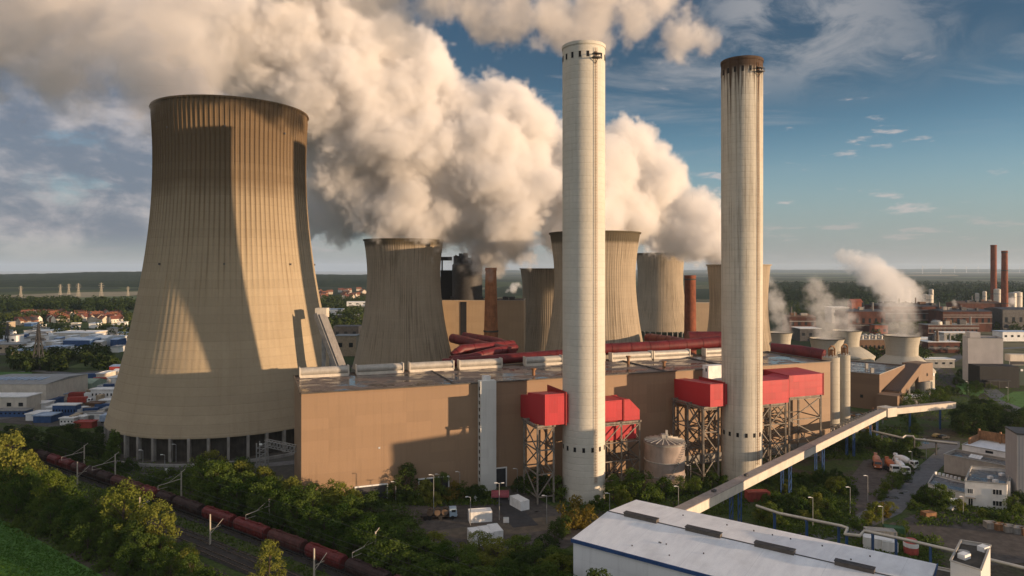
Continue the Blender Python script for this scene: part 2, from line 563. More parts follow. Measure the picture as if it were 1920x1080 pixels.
MB().lathe(CT, prof, 416, False, ribs).build("shell", TOWER_C, t, smooth=True)
for k in range(44):
    a = 2 * pi * (k + 0.5) / 44
    p = CT + Vector((cos(a) * 45.6, sin(a) * 45.6, 0))
    MB().box((p.x, p.y, 4.25), (1.5, 0.9, 8.5), a).build("column", GREY_C, t)
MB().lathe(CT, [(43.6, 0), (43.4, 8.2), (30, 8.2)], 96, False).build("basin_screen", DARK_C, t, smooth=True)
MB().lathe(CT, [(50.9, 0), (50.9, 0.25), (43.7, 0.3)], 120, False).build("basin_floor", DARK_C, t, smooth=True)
MB().lathe(CT, [(51.6, 0), (51.6, 1.0), (50.95, 1.0), (50.95, 0)], 120, False).build("basin_wall", plain("pale_kerb_concrete", (0.30, 0.29, 0.27), 0.8, 0, 0.25, 0.2), t, smooth=True)
# warning lamps on the shell
for k in range(8):
    a = 2 * pi * k / 8 + .3
    for z in (70, 122):
        r = hyper(29.3, 112, 85, z) + .5
        MB().box(CT + Vector((cos(a) * r, sin(a) * r, z)), (.5, .5, .7), a).build("warning_lamp", DSTEEL, t)
# lattice gantry between the tower's foot and the hall's left end
gp0 = gx(492, 226)
g = thing("pipe_gantry", gp0, "dark lattice mast with a truss bridge at the hall's left end", "gantry")
m = MB()
zt = zat(829, 226)
for x in (-1.4, 1.4):
    for y in (-1.4, 1.4):
        m.beam(gp0 + Vector((x, y, 0)), gp0 + Vector((x, y, zt)), .3)
for k in range(7):
    z = zt * k / 7
    for y in (-1.4, 1.4):
        m.beam(gp0 + Vector((-1.4, y, z)), gp0 + Vector((1.4, y, z + zt / 7)), .18)
        m.beam(gp0 + Vector((-1.4, y, z)), gp0 + Vector((1.4, y, z)), .18)
m.build("mast", STEEL, g)
m = MB()
qa, qb = gp0 + Vector((1, 0, zt - 1.2)), hp(-.3, -22, zt - .6)
for dz in (0, 2.0):
    for y in (-.9, .9):
        m.beam(qa + Vector((0, y, dz)), qb + Vector((0, y, dz)), .22)
for k in range(9):
    a, b = qa.lerp(qb, k / 9), qa.lerp(qb, (k + 1) / 9)
    for y in (-.9, .9):
        m.beam(a + Vector((0, y, 0)), b + Vector((0, y, 2.0)), .15)
        m.beam(b + Vector((0, y, 0)), b + Vector((0, y, 2.0)), .15)
m.build("truss", STEEL, g)
MB().box(gp0 + Vector((0, -1.5, zt - .3)), (.9, .3, .5)).build("lamp_panel", WHITE, g)

# inclined duct at the tower's right flank
t = thing("inclined_gallery", at(615, 690, 268).to_2d().to_3d(), "grey inclined gallery leaning beside the great cooling tower's right flank", "conveyor gallery")
p0, p1 = at(601, 592, 268), at(642, 700, 262)
MB().beam(p0, p1, 3.6, 3.0).build("casing", plain('worn_grey_sheet', (0.20, 0.19, 0.18), 0.7), t)
MB().beam(p0 + Vector((-1.7, -1.2, 0.9)), p1 + Vector((-1.7, -1.2, 0.9)), 0.5, 2.0).build("side_rail", STEEL, t)
MB().box(at(604, 586, 270), (4.4, 4, 3.6)).build("head_house", CREAM, t)
for q in (0.15, 0.5, 0.85):
    p = p0.lerp(p1, q)
    MB().beam(p - Vector((0, 0, 2)), (p.x, p.y, 0), 1.3).build("leg", STEEL, t)

# ---------------------------------------------------------------- the older cooling towers
TOWERS = []


def old_tower(px, d, rt, zt, rn, zn, rb, label, mat=OLD_C, rib=0.13, seg=416):
    c = gx(px, d)
    t = thing("cooling_tower", c, label, "cooling tower", "older cooling towers behind the hall")
    pr = []
    for i in range(41):
        z = 5.5 + (zt - 5.5) * i / 40
        if z < zn:
            k = (zn - z) / (zn - 5.5)
            r = rn + (rb - rn) * (k ** 1.75)
        else:
            k = (z - zn) / (zt - zn)
            r = rn + (rt - rn) * (k ** 1.8)
        pr.append((r, z))
    pr += [(rt + 0.7, zt), (rt + 0.8, zt + 0.8), (rt - 0.7, zt + 0.8), (rt - 0.9, zt - 6), (rn - 1, zn)]
    MB().lathe(c, pr, seg, False, lambda k, z: rib if (k % 4 == 0 and z < zt) else 0.0).build("shell", mat, t, smooth=True)
    for k in range(36):
        a = 2 * pi * k / 36
        p = c + Vector((cos(a) * rb, sin(a) * rb, 0))
        MB().box((p.x, p.y, 2.75), (1.0, 0.8, 5.5), a).build("column", GREY_C, t)
    TOWERS.append((c, rt, zt))
    return t


old_tower(757.5, 447, 25.2, 86.2, 23.2, 65, 32.6, "streaked old cooling tower standing alone between great tower and dark boiler house")
old_tower(1033, 545, 24.0, 68.0, 22.2, 50, 30.5, "shorter old cooling tower half hidden behind another, left of the tall pale stack")
old_tower(1115, 395, 25.4, 88.0, 22.9, 64, 32.0, "tallest streaked old cooling tower, directly behind the clean pale stack")
old_tower(1238, 720, 24.8, 84.0, 23.0, 58, 32.0, "old cooling tower with pale patched shell, midway between the two tall stacks")
old_tower(1384.5, 430, 18.7, 70.2, 17.2, 48, 23.0, "slim old cooling tower directly behind the sooty topped stack", seg=224)

# ---------------------------------------------------------------- the two tall stacks
def tall_stack(px, d, rb, rt, ztop, mat, label, w_low, w_top, ladder_a):
    c = gx(px, d)
    t = thing("chimney_stack", c, label, "chimney", "tall concrete stacks in front of the hall")
    MB().lathe(c, [(rb, 0), (rb * 0.995, 20), (rt, ztop * 0.7), (rt, ztop - 0.9), (rt + 0.18, ztop - 0.9), (rt + 0.18, ztop), (rt - 0.7, ztop),
                   (rt - 0.8, ztop - 8)], 96, False).build("shaft", mat, t, smooth=True)
    cd = atan2(-c.y, -c.x)
    for z, n, w, h in ((w_low, 15, 0.8, 1.35), (w_top, 17, 0.7, 1.7)):
        for k in range(n):
            a = 2 * pi * k / n
            r = rb * 0.992 if z < 40 else rt
            p = c + Vector((cos(a) * (r + 0.02), sin(a) * (r + 0.02), z))
            MB().box(p, (0.12, w, h), a).build("opening", BLACK, t)
    m = MB()
    a = cd + ladder_a
    rr = rb + 0.35
    s = Vector((-sin(a), cos(a), 0))
    q = c + Vector((cos(a) * rr, sin(a) * rr, 0))
    for k in (-1, 1):
        m.beam(q + s * 0.32 * k + Vector((0, 0, 6)), q + s * 0.32 * k + Vector((0, 0, ztop - 2)), 0.12)
    for i in range(150):
        z = 6.5 + i * (ztop - 9) / 150
        m.beam(q - s * 0.32 + Vector((0, 0, z)), q + s * 0.32 + Vector((0, 0, z)), 0.07)
    m.build("ladder", RUST, t)
    m = MB()
    q = c + Vector((cos(a) * (rt + 0.9), sin(a) * (rt + 0.9), ztop - 5.0))
    m.box(q, (1.6, 2.6, 0.25), a)
    m.box(q + Vector((0, 0, 1.1)), (1.5, 2.6, 0.12), a)
    for k in (-1.2, 0, 1.2):
        m.beam(q + s * k + Vector((cos(a) * .7, sin(a) * .7, 0)), q + s * k + Vector((cos(a) * .7, sin(a) * .7, 1.1)), 0.1)
    m.beam(q + Vector((0, 0, -1.6)) - Vector((cos(a) * .8, sin(a) * .8, 0)), q + Vector((cos(a) * .8, sin(a) * .8, 0)), 0.15)
    m.build("platform", DSTEEL, t)
    return t


tall_stack(1094.5, 206.3, 6.33, 6.33, 134.3, STACK_C, "clean pale concrete stack, the taller looking left one with a ladder and top windows", 15.6, 130.4, radians(32))
tall_stack(1391, 225, 6.35, 6.5, 135.6, STACK_D, "pale concrete stack with soot blackened brown top and dark streaks", 15.4, 131.6, radians(48))

# ---------------------------------------------------------------- the long hall
t = thing("boiler_hall", HA, "very long tan metal clad hall with a wet flat roof behind both stacks", "industrial hall")
B = hp(HL, 0)
C = hp(HL, -HW)
D = hp(0, -HW)
MB().prism([HA, B, C, D], 0, HZ, top=False).build("wall", HALL_M, t)
m = MB()
m.face([hp(0.3, -0.3, HZ - 0.35), hp(HL - 0.3, -0.3, HZ - 0.35), hp(HL - 0.3, -HW + 0.3, HZ - 0.35), hp(0.3, -HW + 0.3, HZ - 0.35)])
rf = m.build("roof", HALL_R, t)
m = MB()
for a, b in ((hp(-.15, .15), hp(HL + .15, .15)), (hp(HL + .15, .15), hp(HL + .15, -HW - .15)), (hp(HL + .15, -HW - .15), hp(-.15, -HW - .15)), (hp(-.15, -HW - .15), hp(-.15, .15))):
    m.beam(a + Vector((0, 0, HZ + .05)), b + Vector((0, 0, HZ + .05)), 0.5, 0.35)
m.build("parapet_cap", plain("dark_parapet_metal", (0.10, 0.085, 0.07), 0.5, 0.2), t)
m = MB()
for u in (45.5, 97, 121, 150):
    m.beam(hp(u, -0.6, HZ - 0.18), hp(u, -HW + 0.6, HZ - 0.18), 0.35, 0.4)
m.build("roof_seam", DSTEEL, rf)
for i, (a, b) in enumerate(((562, 653), (668, 755), (767, 849), (860, 939), (984, 1052), (1085, 1131), (1145, 1219), (1223, 1290), (1320, 1400))):
    ua, ub = hu(a, -HW + 2), hu(b, -HW + 2)
    m = MB()
    m.tube([hp(ua, -HW + 2, HZ + 1.6), hp(ub, -HW + 2, HZ + 1.6)], 1.3, 16)
    vt = m.build("roof_ventilator", GALV, t, smooth=True)
    m = MB()
    for u in (ua, ub):
        m.box(hp(u, -HW + 2, HZ + 1.55), (0.35, 3.0, 3.0), atan2(HU.y, HU.x))
    m.box(hp((ua + ub) / 2, -HW + 2, HZ + 0.1), (ub - ua, 2.7, 0.9), atan2(HU.y, HU.x))
    m.build("end_plate", CREAM, vt)
for u, f, h in ((75, -10, 1.6), (118, -22, 2.4), (127, -12, 1.3), (166, -18, 1.4), (172, -15, 1.4)):
    MB().lathe(hp(u, f), [(0.55, HZ - .3), (0.5, HZ + h), (0.9, HZ + h), (0.9, HZ + h + .5)], 12).build("roof_vent", RUST, t, smooth=True)
# white stair tower on the front
m = MB()
m.prism([hp(52.3, 2.6), hp(57.4, 2.6), hp(57.4, 0.02), hp(52.3, 0.02)], 0, HZ + 0.9)
st = m.build("stair_tower", cladding("pale_sheet_cladding", (0.62, 0.62, 0.58), HU, 0.6, 2.5, 2.6, 0.08), t)
for k in range(14):
    MB().box(hp(52.27, 1.6, 3.5 + k * 2.15), (0.1, 0.9, 1.1), atan2(HU.y, HU.x)).build("window", GLASS, st)
MB().box(hp(54.6, 1.3, HZ + 1.6), (2.2, 2.0, 1.4), atan2(HU.y, HU.x)).build("roof_box", WHITE, st)
# white lift head beside the right stack
m = MB()
ua, ub = hu(1322, 1.5), hu(1352, 1.5)
m.prism([hp(ua, 3.4), hp(ub, 3.4), hp(ub, 0.03), hp(ua, 0.03)], 20, HZ + 1.6)
lh = m.build("lift_shaft", WHITE, t)
MB().box(hp(ua - .03, 2.2, 33), (0.1, 0.7, 1.2), atan2(HU.y, HU.x)).build("window", GLASS, lh)
for a, b, h in ((667, 725, 4.7), (786, 840, 5.0), (930, 948, 5.8)):
    ua, ub = hu(a), hu(b)
    m = MB()
    m.prism([hp(ua, 0.10), hp(ub, 0.10), hp(ub, 0.01), hp(ua, 0.01)], 0, h)
    dr = m.build("door", plain("dark_roller_door", (0.045, 0.045, 0.05), 0.6), t)
    m = MB()
    m.box(hp((ua + ub) / 2, 0.2, h + 0.18), (ub - ua + 0.7, 0.36, 0.36), atan2(HU.y, HU.x))
    for u in (ua - .17, ub + .17):
        m.box(hp(u, 0.2, h / 2), (0.3, 0.36, h), atan2(HU.y, HU.x))
    m.build("frame", WHITE, dr)
MB().box(hp(hu(711), 0.12, zat(838, 204)), (0.5, 0.2, 0.5)).build("wall_lamp", WHITE, t)
# plinth and service strip along the foot of the front
m = MB()
m.prism([hp(hu(1210), 0.35), hp(HL, 0.35), hp(HL, 0.02), hp(hu(1210), 0.02)], 0, 3.2)
m.build("plinth", GREY_C, t)


# ---------------------------------------------------------------- red flue ducts on steel trestles
def duct(label, pieces, loc, flanges=(), hopper=None):
    """pieces: plan corners (u, f) with bottom and top heights at each corner."""
    t = thing("flue_duct", loc, label, "flue duct", "red flue ducts feeding the stacks")
    for pc in pieces:
        m = MB()
        lo = [m.bm.verts.new(hp(u, f, zb)) for u, f, zb, zt in pc]
        hi = [m.bm.verts.new(hp(u, f, zt)) for u, f, zb, zt in pc]
        n = len(pc)
        for i in range(n):
            j = (i + 1) % n
            m.bm.faces.new((lo[i], lo[j], hi[j], hi[i]))
        m.bm.faces.new(hi)
        m.bm.faces.new(lo[::-1])
        m.build("duct_section", RED, t)
    for u, f, zb, zt, su, sf in flanges:
        MB().box(hp(u, f, (zb + zt) / 2), (su, sf, zt - zb), atan2(HU.y, HU.x)).build("flange", plain("dark_red_flange", (0.26, 0.022, 0.02), 0.55), t)
    return t


TREST = plain('rusty_grey_steel', (0.20, 0.175, 0.145), 0.65, 0.1, 0.4, 0.6)


def trestle(label, us, fs, ztop, levels, w=0.55):
    """Braced steel tower under a duct: legs at every (u, f), braces between neighbours."""
    loc = hp(sum(us) / len(us), sum(fs) / len(fs), 0)
    t = thing("steel_trestle", loc, label, "steel trestle", "steel trestles under the red ducts")
    for u in us:
        for f in fs:
            MB().beam(hp(u, f, 0), hp(u, f, ztop), w).build("leg", TREST, t)
    m = MB()
    for i in range(len(us)):
        for f in fs:
            if i + 1 < len(us):
                a, b = us[i], us[i + 1]
                for k in range(len(levels)):
                    z = levels[k]
                    m.beam(hp(a, f, z), hp(b, f, z), 0.34)
                    if k + 1 < len(levels):
                        zz = levels[k + 1]
                        mid = (a + b) / 2
                        if k % 2 == 0:
                            m.beam(hp(a, f, z), hp(b, f, zz), 0.3)
                        else:
                            m.beam(hp(b, f, z), hp(a, f, zz), 0.3)
        for j in range(len(fs) - 1):
            a, b = fs[j], fs[j + 1]
            u = us[i]
            for k in range(len(levels)):
                z = levels[k]
                m.beam(hp(u, a, z), hp(u, b, z), 0.34)
                if k + 1 < len(levels):
                    if k % 2:
                        m.beam(hp(u, a, z), hp(u, b, levels[k + 1]), 0.3)
                    else:
                        m.beam(hp(u, b, z), hp(u, a, levels[k + 1]), 0.3)
    m.build("bracing", TREST, t)
    m = MB()
    for f in fs:
        m.beam(hp(us[0] - .6, f, ztop + .25), hp(us[-1] + .6, f, ztop + .25), 0.6)
    for u in us:
        m.beam(hp(u, fs[0] - .6, ztop + .28), hp(u, fs[-1] + .6, ztop + .28), 0.5)
    m.build("head_frame", TREST, t)
    return t


duct("red flue duct box entering the clean stack from its left side",
     [[(66, 20.5, 22.9, 31.9), (72.6, 20.5, 22.9, 31.9), (72.6, 7, 21.2, 30.3), (66, 7, 21.2, 30.3)],
      [(66.4, 6.98, 21.8, 29.3), (72.3, 6.98, 21.8, 29.3), (72.3, 0.05, 21.5, 28.4), (66.4, 0.05, 21.5, 28.4)],
      [(72.62, 20.2, 23.2, 31.5), (76.0, 20.0, 23.2, 31.5), (76.0, 13, 23.2, 31.5), (72.62, 10, 22.8, 31.0)]],
     hp(70, 12), [(72.62, 14, 22.6, 32.3, 0.35, 13.6)])
trestle("braced steel trestle under the red duct left of the clean stack", (64.3, 69.4), (8.5, 19), 22.2, (2, 8.5, 15.5, 21.8))
duct("red flue duct with sloping corner and hanging hopper right of the clean stack",
     [[(85.0, 12, 20.6, 26.9), (96.6, 12, 20.6, 26.9), (96.6, 4, 20.6, 26.9), (85.0, 4, 20.6, 26.9)],
      [(96.62, 12.2, 20.3, 27.0), (98.6, 12.2, 20.3, 27.0), (102.3, 12.2, 20.3, 23.4), (102.3, 4, 20.3, 23.4), (98.6, 4, 20.3, 27.0), (96.62, 4, 20.3, 27.0)],
      [(90.0, 11.2, 14.2, 20.28), (101.6, 11.2, 14.2, 20.28), (101.6, 5, 14.2, 20.28), (90.0, 5, 14.2, 20.28)]],
     hp(94, 8), [(96.6, 12.1, 20.3, 27.2, 0.4, 0.4)])
trestle("braced steel trestle under the red duct right of the clean stack", (89.5, 95.5, 102), (4.5, 12.6), 19.7, (2, 8, 13.8, 19.3), 0.5)
duct("red flue duct box entering the sooty stack from its left side",
     [[(123, 20.5, 24.3, 31.5), (128.3, 20.5, 24.3, 31.5), (128.3, 4, 22.6, 30.6), (123, 4, 22.6, 30.6)],
      [(123.3, 3.98, 22.6, 30.4), (128, 3.98, 22.6, 30.4), (128, 0.05, 22.6, 30.2), (123.3, 0.05, 22.6, 30.2)],
      [(128.32, 20.2, 24.6, 31.2), (132.6, 19.8, 24.6, 31.2), (132.6, 13, 24.6, 31.2), (128.32, 10, 24.4, 31)]],
     hp(127, 12), [(128.32, 14, 24.2, 31.9, 0.35, 13.4)])
trestle("braced steel trestle under the red duct left of the sooty stack", (121.5, 127.2), (2.2, 10.5, 19), 23.6, (2, 9, 16, 23.2))
duct("long stepped red flue duct running right from the sooty stack",
     [[(141.0, 16.0, 22.6, 30.5), (158.3, 16.0, 22.6, 30.5), (158.3, 6, 22.6, 30.5), (141.0, 6, 22.6, 30.5)],
      [(158.32, 16.0, 22.8, 30.3), (161.3, 12.9, 23.6, 31.0), (161.3, 5, 23.6, 31.0), (158.32, 5, 22.8, 30.3)],
      [(161.32, 12.9, 23.6, 31.1), (176.7, 12.9, 23.6, 31.1), (176.7, 0.05, 23.6, 31.6), (161.32, 0.05, 23.6, 31.6)]],
     hp(158, 8), [(145.5, 16.05, 22.4, 30.7, 0.35, 0.3), (161.3, 12.95, 23.4, 31.3, 0.35, 0.3), (176.6, 12.95, 23.4, 31.3, 0.3, 0.3)])
trestle("braced steel trestle close to the right side of the sooty stack", (145.5, 151, 157.5), (7, 15.4), 22.0, (2, 9, 15.5, 21.6))
trestle("open braced steel trestle under the right end of the longest red duct", (162, 176), (1.5, 12.2), 23.0, (2, 8.5, 15.5, 22.6), 0.6)

# ---------------------------------------------------------------- round storage tank with a ribbed roof
c = gx(1246, 216)
t = thing("storage_tank", c, "round grey storage tank with ribbed roof between the two stacks", "tank")
MB().lathe(c, [(6.15, 0), (6.15, 14.3)], 64, False).build("wall", plain("dull_pinkish_steel", (0.29, 0.235, 0.205), 0.65, 0.1, 0.22, 0.2), t, smooth=True)
for z in (4.2, 8.6, 13.9):
    MB().lathe(c, [(6.16, z), (6.38, z + .05), (6.38, z + .35), (6.16, z + .4)], 64, False).build("hoop", GREY_C, t, smooth=True)
rf = MB().lathe(c, [(6.3, 14.3), (6.3, 14.6), (1.0, 15.3), (0.9, 15.3)], 48).build("roof", plain("weathered_roof_sheet", (0.19, 0.16, 0.14), 0.7), t, smooth=True)
m = MB()
for k in range(20):
    a = 2 * pi * k / 20
    m.beam(c + Vector((cos(a) * 6.2, sin(a) * 6.2, 14.75)), c + Vector((cos(a) * 1.2, sin(a) * 1.2, 15.4)), 0.22, 0.22)
m.build("rib", CREAM, rf)
m = MB()
m.box(c + Vector((0, 0, 16)), (2.0, 2.0, 1.2))
m.box(c + Vector((.6, 0, 17)), (0.7, 0.7, 1.6))
for k in range(8):
    a = 2 * pi * k / 8
    m.beam(c + Vector((cos(a) * 1.9, sin(a) * 1.9, 15)), c + Vector((cos(a) * 1.9, sin(a) * 1.9, 16.4)), 0.1)
m.build("roof_fan", GALV, t)
m = MB()
for k in range(30):
    a = radians(250) + k * 0.045
    m.box(c + Vector((cos(a) * 6.7, sin(a) * 6.7, 1 + k * 0.46)), (0.9, 0.5, 0.1), a)
m.build("stair", STEEL, t)

# ---------------------------------------------------------------- silos beside the hall's right end
def silo(px, d, r, top, label):
    c = gx(px, d)
    t = thing("silo", c, label, "silo", "pale silos at the end of the hall")
    MB().lathe(c, [(r, 0), (r, top), (r * 0.3, top + 0.8)], 40).build("wall", PALE_C, t, smooth=True)
    m = MB()
    for k in range(14):
        a = 2 * pi * k / 14
        q = c + Vector((cos(a) * r * .95, sin(a) * r * .95, top))
        q2 = c + Vector((cos(a + .45) * r * .95, sin(a + .45) * r * .95, top))
        m.beam(q, q + Vector((0, 0, 1.1)), .08)
        m.beam(q + Vector((0, 0, 1.1)), q2 + Vector((0, 0, 1.1)), .08)
    m.build("railing", DSTEEL, t)
    m = MB()
    m.tube([c + Vector((-1.2, -1, top)), c + Vector((-1.2, -1, top + 3.6)), c + Vector((-.4, -1, top + 4.6)), c + Vector((.8, -.6, top + 4.4)), c + Vector((1.3, -.4, top + 3.4)), c + Vector((1.3, -.4, top))], 0.35, 8)
    m.box(c + Vector((.2, .8, top + 1.6)), (1.4, 1.4, 3))
    m.tube([c + Vector((-.2, -1.8, top)), c + Vector((-.2, -1.8, top + 2.6)), c + Vector((.6, -1.8, top + 3.1))], 0.25, 8)
    m.build("filter_pipe", RUST, t, smooth=True)
    return t


silo(1558, 284, 3.3, 32.0, "wider pale silo touching the hall's right end with pipes on top")
silo(1582, 291, 2.5, 32.0, "narrower pale silo, the right one of the pair by the hall")

# ---------------------------------------------------------------- brown building, low towers, sloping gallery
def poly_building(name, label, cat, poly, h, wall_m, roof_m, group=None, parapet=0.5, z0=0.0):
    """Flat-roofed block on a plan polygon; roof sunk a little behind a parapet."""
    c = sum((Vector((p[0], p[1], 0)) for p in poly), Vector()) / len(poly)
    t = thing(name, c, label, cat, group)
    MB().prism(poly, z0, h, top=False).build("wall", wall_m, t)
    inn = [Vector((p[0], p[1], 0)).lerp(c, 0.012) for p in poly]
    m = MB()
    m.face([(p.x, p.y, h - parapet) for p in inn])
    m.build("roof", roof_m, t)
    m = MB()
    n = len(poly)
    for i in range(n):
        a, b = Vector((*poly[i][:2], h + .02)), Vector((*poly[(i + 1) % n][:2], h + .02))
        m.beam(a, b, 0.32, 0.22)
    m.build("coping", GALV, t)
    return t


FELT = wet_roof("grey_wet_felt", (0.15, 0.16, 0.17), Vector((.82, -.57, 0)), Vector((.57, .82, 0)), 5.0)
DRYFELT = wet_roof("brown_dry_felt", (0.12, 0.085, 0.065), Vector((.82, -.57, 0)), Vector((.57, .82, 0)), 6.0, False)
p0 = gx(1649, 333)
e1 = Vector((0.68, 0.73, 0))
e2 = Vector((-0.73, 0.68, 0))
t = poly_building("brown_block", "brown metal clad block with pale roof boxes, right of the silos", "industrial building", [p0, p0 + e1 * 46, p0 + e1 * 46 + e2 * 34, p0 + e2 * 34], 17.4, BROWN_M, FELT)
for q, w in ((e1 * 6 + e2 * 5, 1.4), (e1 * 10 + e2 * 22, 1.5), (e1 * 22 + e2 * 12, 1.2)):
    MB().box(p0 + q + Vector((0, 0, 18.2)), (w, w, 2.6)).build("roof_vent", GALV, t)
m = MB()
for k in range(3):
    m.box(p0 + e2 * (8 + k * 7) - e1 * 0.04 + Vector((0, 0, 6)), (0.1, 1.3, 1.5), atan2(e1.y, e1.x))
m.build("window", GLASS, t)
an = MB()
q = p0 - e1 * 5 + e2 * 0.5
an.prism([q + e2 * -9.5, q + e2 * -9.5 + e1 * 11, q + e2 * -0.55 + e1 * 11, q + e2 * -0.55], 0, 8.6)
an.build("annex", BROWN_M, t)
t = thing("inclined_gallery", p0 + e1 * 20, "brown sloping covered gallery rising right of the brown block", "conveyor gallery")
ga, gb = at(1673, 742, 334), at(1714, 690, 372)
MB().beam(ga, gb, 6.4, 4.6).build("casing", BROWN_M, t)
MB().beam(ga + Vector((0, 0, 2.45)), gb + Vector((0, 0, 2.45)), 6.8, 0.3).build("roof", plain("dark_brown_roof", (0.085, 0.055, 0.04), 0.7), t)
for q in (0.3, 0.75):
    p = ga.lerp(gb, q)
    MB().beam((p.x, p.y, 0), p - Vector((0, 0, 2.4)), 0.9).build("leg", STEEL, t)
t = thing("transfer_house", gx(1720, 376), "brown transfer house raised on a grey concrete drum beneath the steaming tower", "industrial building")
c = gx(1720, 376)
MB().box((c.x, c.y, 12.6), (13.5, 9, 9.5), radians(30)).build("wall", BROWN_M, t)
MB().lathe(gx(1730, 374), [(3.6, 0), (3.6, 7.8)], 24).build("drum", GREY_C, t, smooth=True)
c2 = c + Vector((6.2, -4.3, 0))
MB().box((c2.x, c2.y, 11.5), (1.2, 0.3, 1.5), radians(30)).build("lamp_panel", WHITE, t)


def fan_tower(px, d, rt, rn, ztop, zn, rs, zs, label):
    """Low cooling tower: flared neck on a broad sloping skirt."""
    c = gx(px, d)
    t = thing("fan_cooling_tower", c, label, "cooling tower", "low steaming cooling towers")
    MB().lathe(c, [(rn, zn), (rn * 1.01, zn + (ztop - zn) * .45), (rt * .97, ztop - .8), (rt, ztop), (rt - .5, ztop), (rn - .5, zn)], 64, False).build("neck", PALE_C, t, smooth=True)
    MB().lathe(c, [(rs, 0), (rs, zs), (rs + .6, zs), (rs + .6, zs + .8), (rs * .62 + rn * .38, (zs * .45 + zn * .55)), (rn + .3, zn), (rn - .4, zn)], 64, False).build("skirt", PALE_C, t, smooth=True)
    m = MB()
    m.lathe(c, [(rt + .02, ztop - .1), (rt + .3, ztop - .1), (rt + .3, ztop + .25), (rt - .3, ztop + .25)], 64, False)
    m.build("rim", DARK_C, t, smooth=True)
    return c


F1 = fan_tower(1691, 400, 9.7, 8.3, 29.6, 18.5, 16.3, 9.6, "pale low cooling tower with wide skirt, rightmost and nearest of the steaming ones")
F2 = fan_tower(1550, 430, 10.2, 8.4, 25.0, 14.0, 17, 6, "pale low cooling tower showing only its rim behind the silos")
F3 = fan_tower(1587, 470, 9.6, 7.9, 26.4, 16.0, 17, 9, "pale low cooling tower with shaded skirt, midway behind the silos")
F4 = fan_tower(1462, 520, 9.0, 7.6, 20.5, 9.0, 15, 5, "pale low cooling tower peeping out right of the slim old tower")

# ---------------------------------------------------------------- red mains behind the hall
BANDM = plain('dark_red_band', (0.12, 0.014, 0.014), 0.5)
def mains(label, pts, r, mat=REDP, legs=True):
    pts = [Vector(p) for p in pts]
    t = thing("red_main", (pts[0].x, pts[0].y, 0), label, "pipe", "red insulated mains behind the hall")
    MB().tube(pts, r, 18).build("pipe", mat, t, smooth=True)
    for a, b in zip(pts, pts[1:]):
        d = (b - a)
        n = max(1, int(d.length / 7))
        for k in range(n):
            q = a + d * ((k + .5) / n)
            dn = d.normalized()
            MB().tube([q - dn * .18, q + dn * .18], r + .12, 18).build("pipe_band", BANDM, t, smooth=True)
    if legs:
        for a, b in zip(pts, pts[1:]):
            q = (a + b) / 2
            MB().beam((q.x, q.y, 0), q - Vector((0, 0, r)), .9).build("support", DSTEEL, t)
    return t


mains("red main along the hall's back, left run ending behind the clean stack", [at(830, 682, 262), at(955, 672, 262), at(1062, 664, 264), at(1130, 658, 266)], 1.9)
mains("red main continuing along the hall's back between both stacks", [at(1128, 655, 275), at(1235, 650, 280), at(1300, 645, 285), at(1360, 640, 288)], 2.3)
mains("thick straight red main crossing behind, nearest the streaked lone tower", [at(848, 634, 330), at(905, 648, 315), at(962, 660, 300)], 2.2)
mains("thick red main with elbow rising behind the roof ventilators", [at(850, 668, 290), at(866, 655, 292), at(905, 652, 300), at(960, 646, 330)], 2.1)
mains("curved red main disappearing beneath the brown stack", [at(870, 630, 360), at(930, 640, 345), at(962, 650, 330)], 2.0)
mains("red main climbing toward the half hidden tower", [at(845, 676, 280), at(880, 672, 284), at(925, 660, 292), at(965, 652, 310)], 1.9)
mains("red main leaving the tallest old tower toward the right", [at(1215, 634, 380), at(1262, 640, 360), at(1300, 648, 330)], 2.6)
mains("short thick red main just left of the sooty stack", [at(1290, 634, 330), at(1360, 634, 330)], 3.2)
mains("red main between the slim old tower and the silos", [at(1445, 655, 330), at(1500, 660, 325), at(1545, 668, 318)], 3.1)

# ---------------------------------------------------------------- brown stacks and the old boiler house behind
def brick_stack(px, d, rb, rt, ztop, mat, label, band=None):
    c = gx(px, d)
    t = thing("brick_chimney", c, label, "chimney")
    MB().lathe(c, [(rb, 0), (rt, ztop - 2), (rt + .25, ztop - 1.8), (rt + .25, ztop), (rt - .5, ztop), (rt - .6, ztop - 5)], 40, False).build("shaft", mat, t, smooth=True)
    for q in band or ():
        r = rb + (rt - rb) * q / ztop
        MB().lathe(c, [(r + .01, q), (r + .3, q + .1), (r + .3, q + 1.0), (r + .01, q + 1.1)], 40, False).build("band", DARK_C, t, smooth=True)
    return t


OCHRE = plain("ochre_brick", (0.30, 0.125, 0.055), 0.85, 0, 0.3, 0.25)
brick_stack(920.5, 420, 5.0, 3.3, 69, OCHRE, "stout orange brown stack beside the dark boiler house, wreathed in steam", (24, 30))
brick_stack(1294, 520, 4.6, 4.1, 63.5, BRICK, "plain dark brown stack between two old cooling towers", (60,))
brick_stack(1863, 1050, 4.3, 4.0, 105, BRICK, "taller of two far slender red brick chimneys at right edge", (30,))
brick_stack(1883.5, 928, 4.4, 3.5, 93, BRICK, "shorter nearer slender red brick chimney with wider base at right edge", (66, 90, 22))
t = thing("old_boiler_house", gx(860, 490), "dark old boiler house with a round silo and cluttered roof behind the towers", "industrial building")
q0, q1 = gx(826, 490), gx(848, 490)
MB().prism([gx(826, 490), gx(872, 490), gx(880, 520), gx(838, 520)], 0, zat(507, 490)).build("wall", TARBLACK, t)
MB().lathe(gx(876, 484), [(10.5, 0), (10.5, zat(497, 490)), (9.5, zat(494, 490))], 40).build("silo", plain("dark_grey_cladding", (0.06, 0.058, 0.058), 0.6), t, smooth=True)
rnd = random.Random(4)
m = MB()
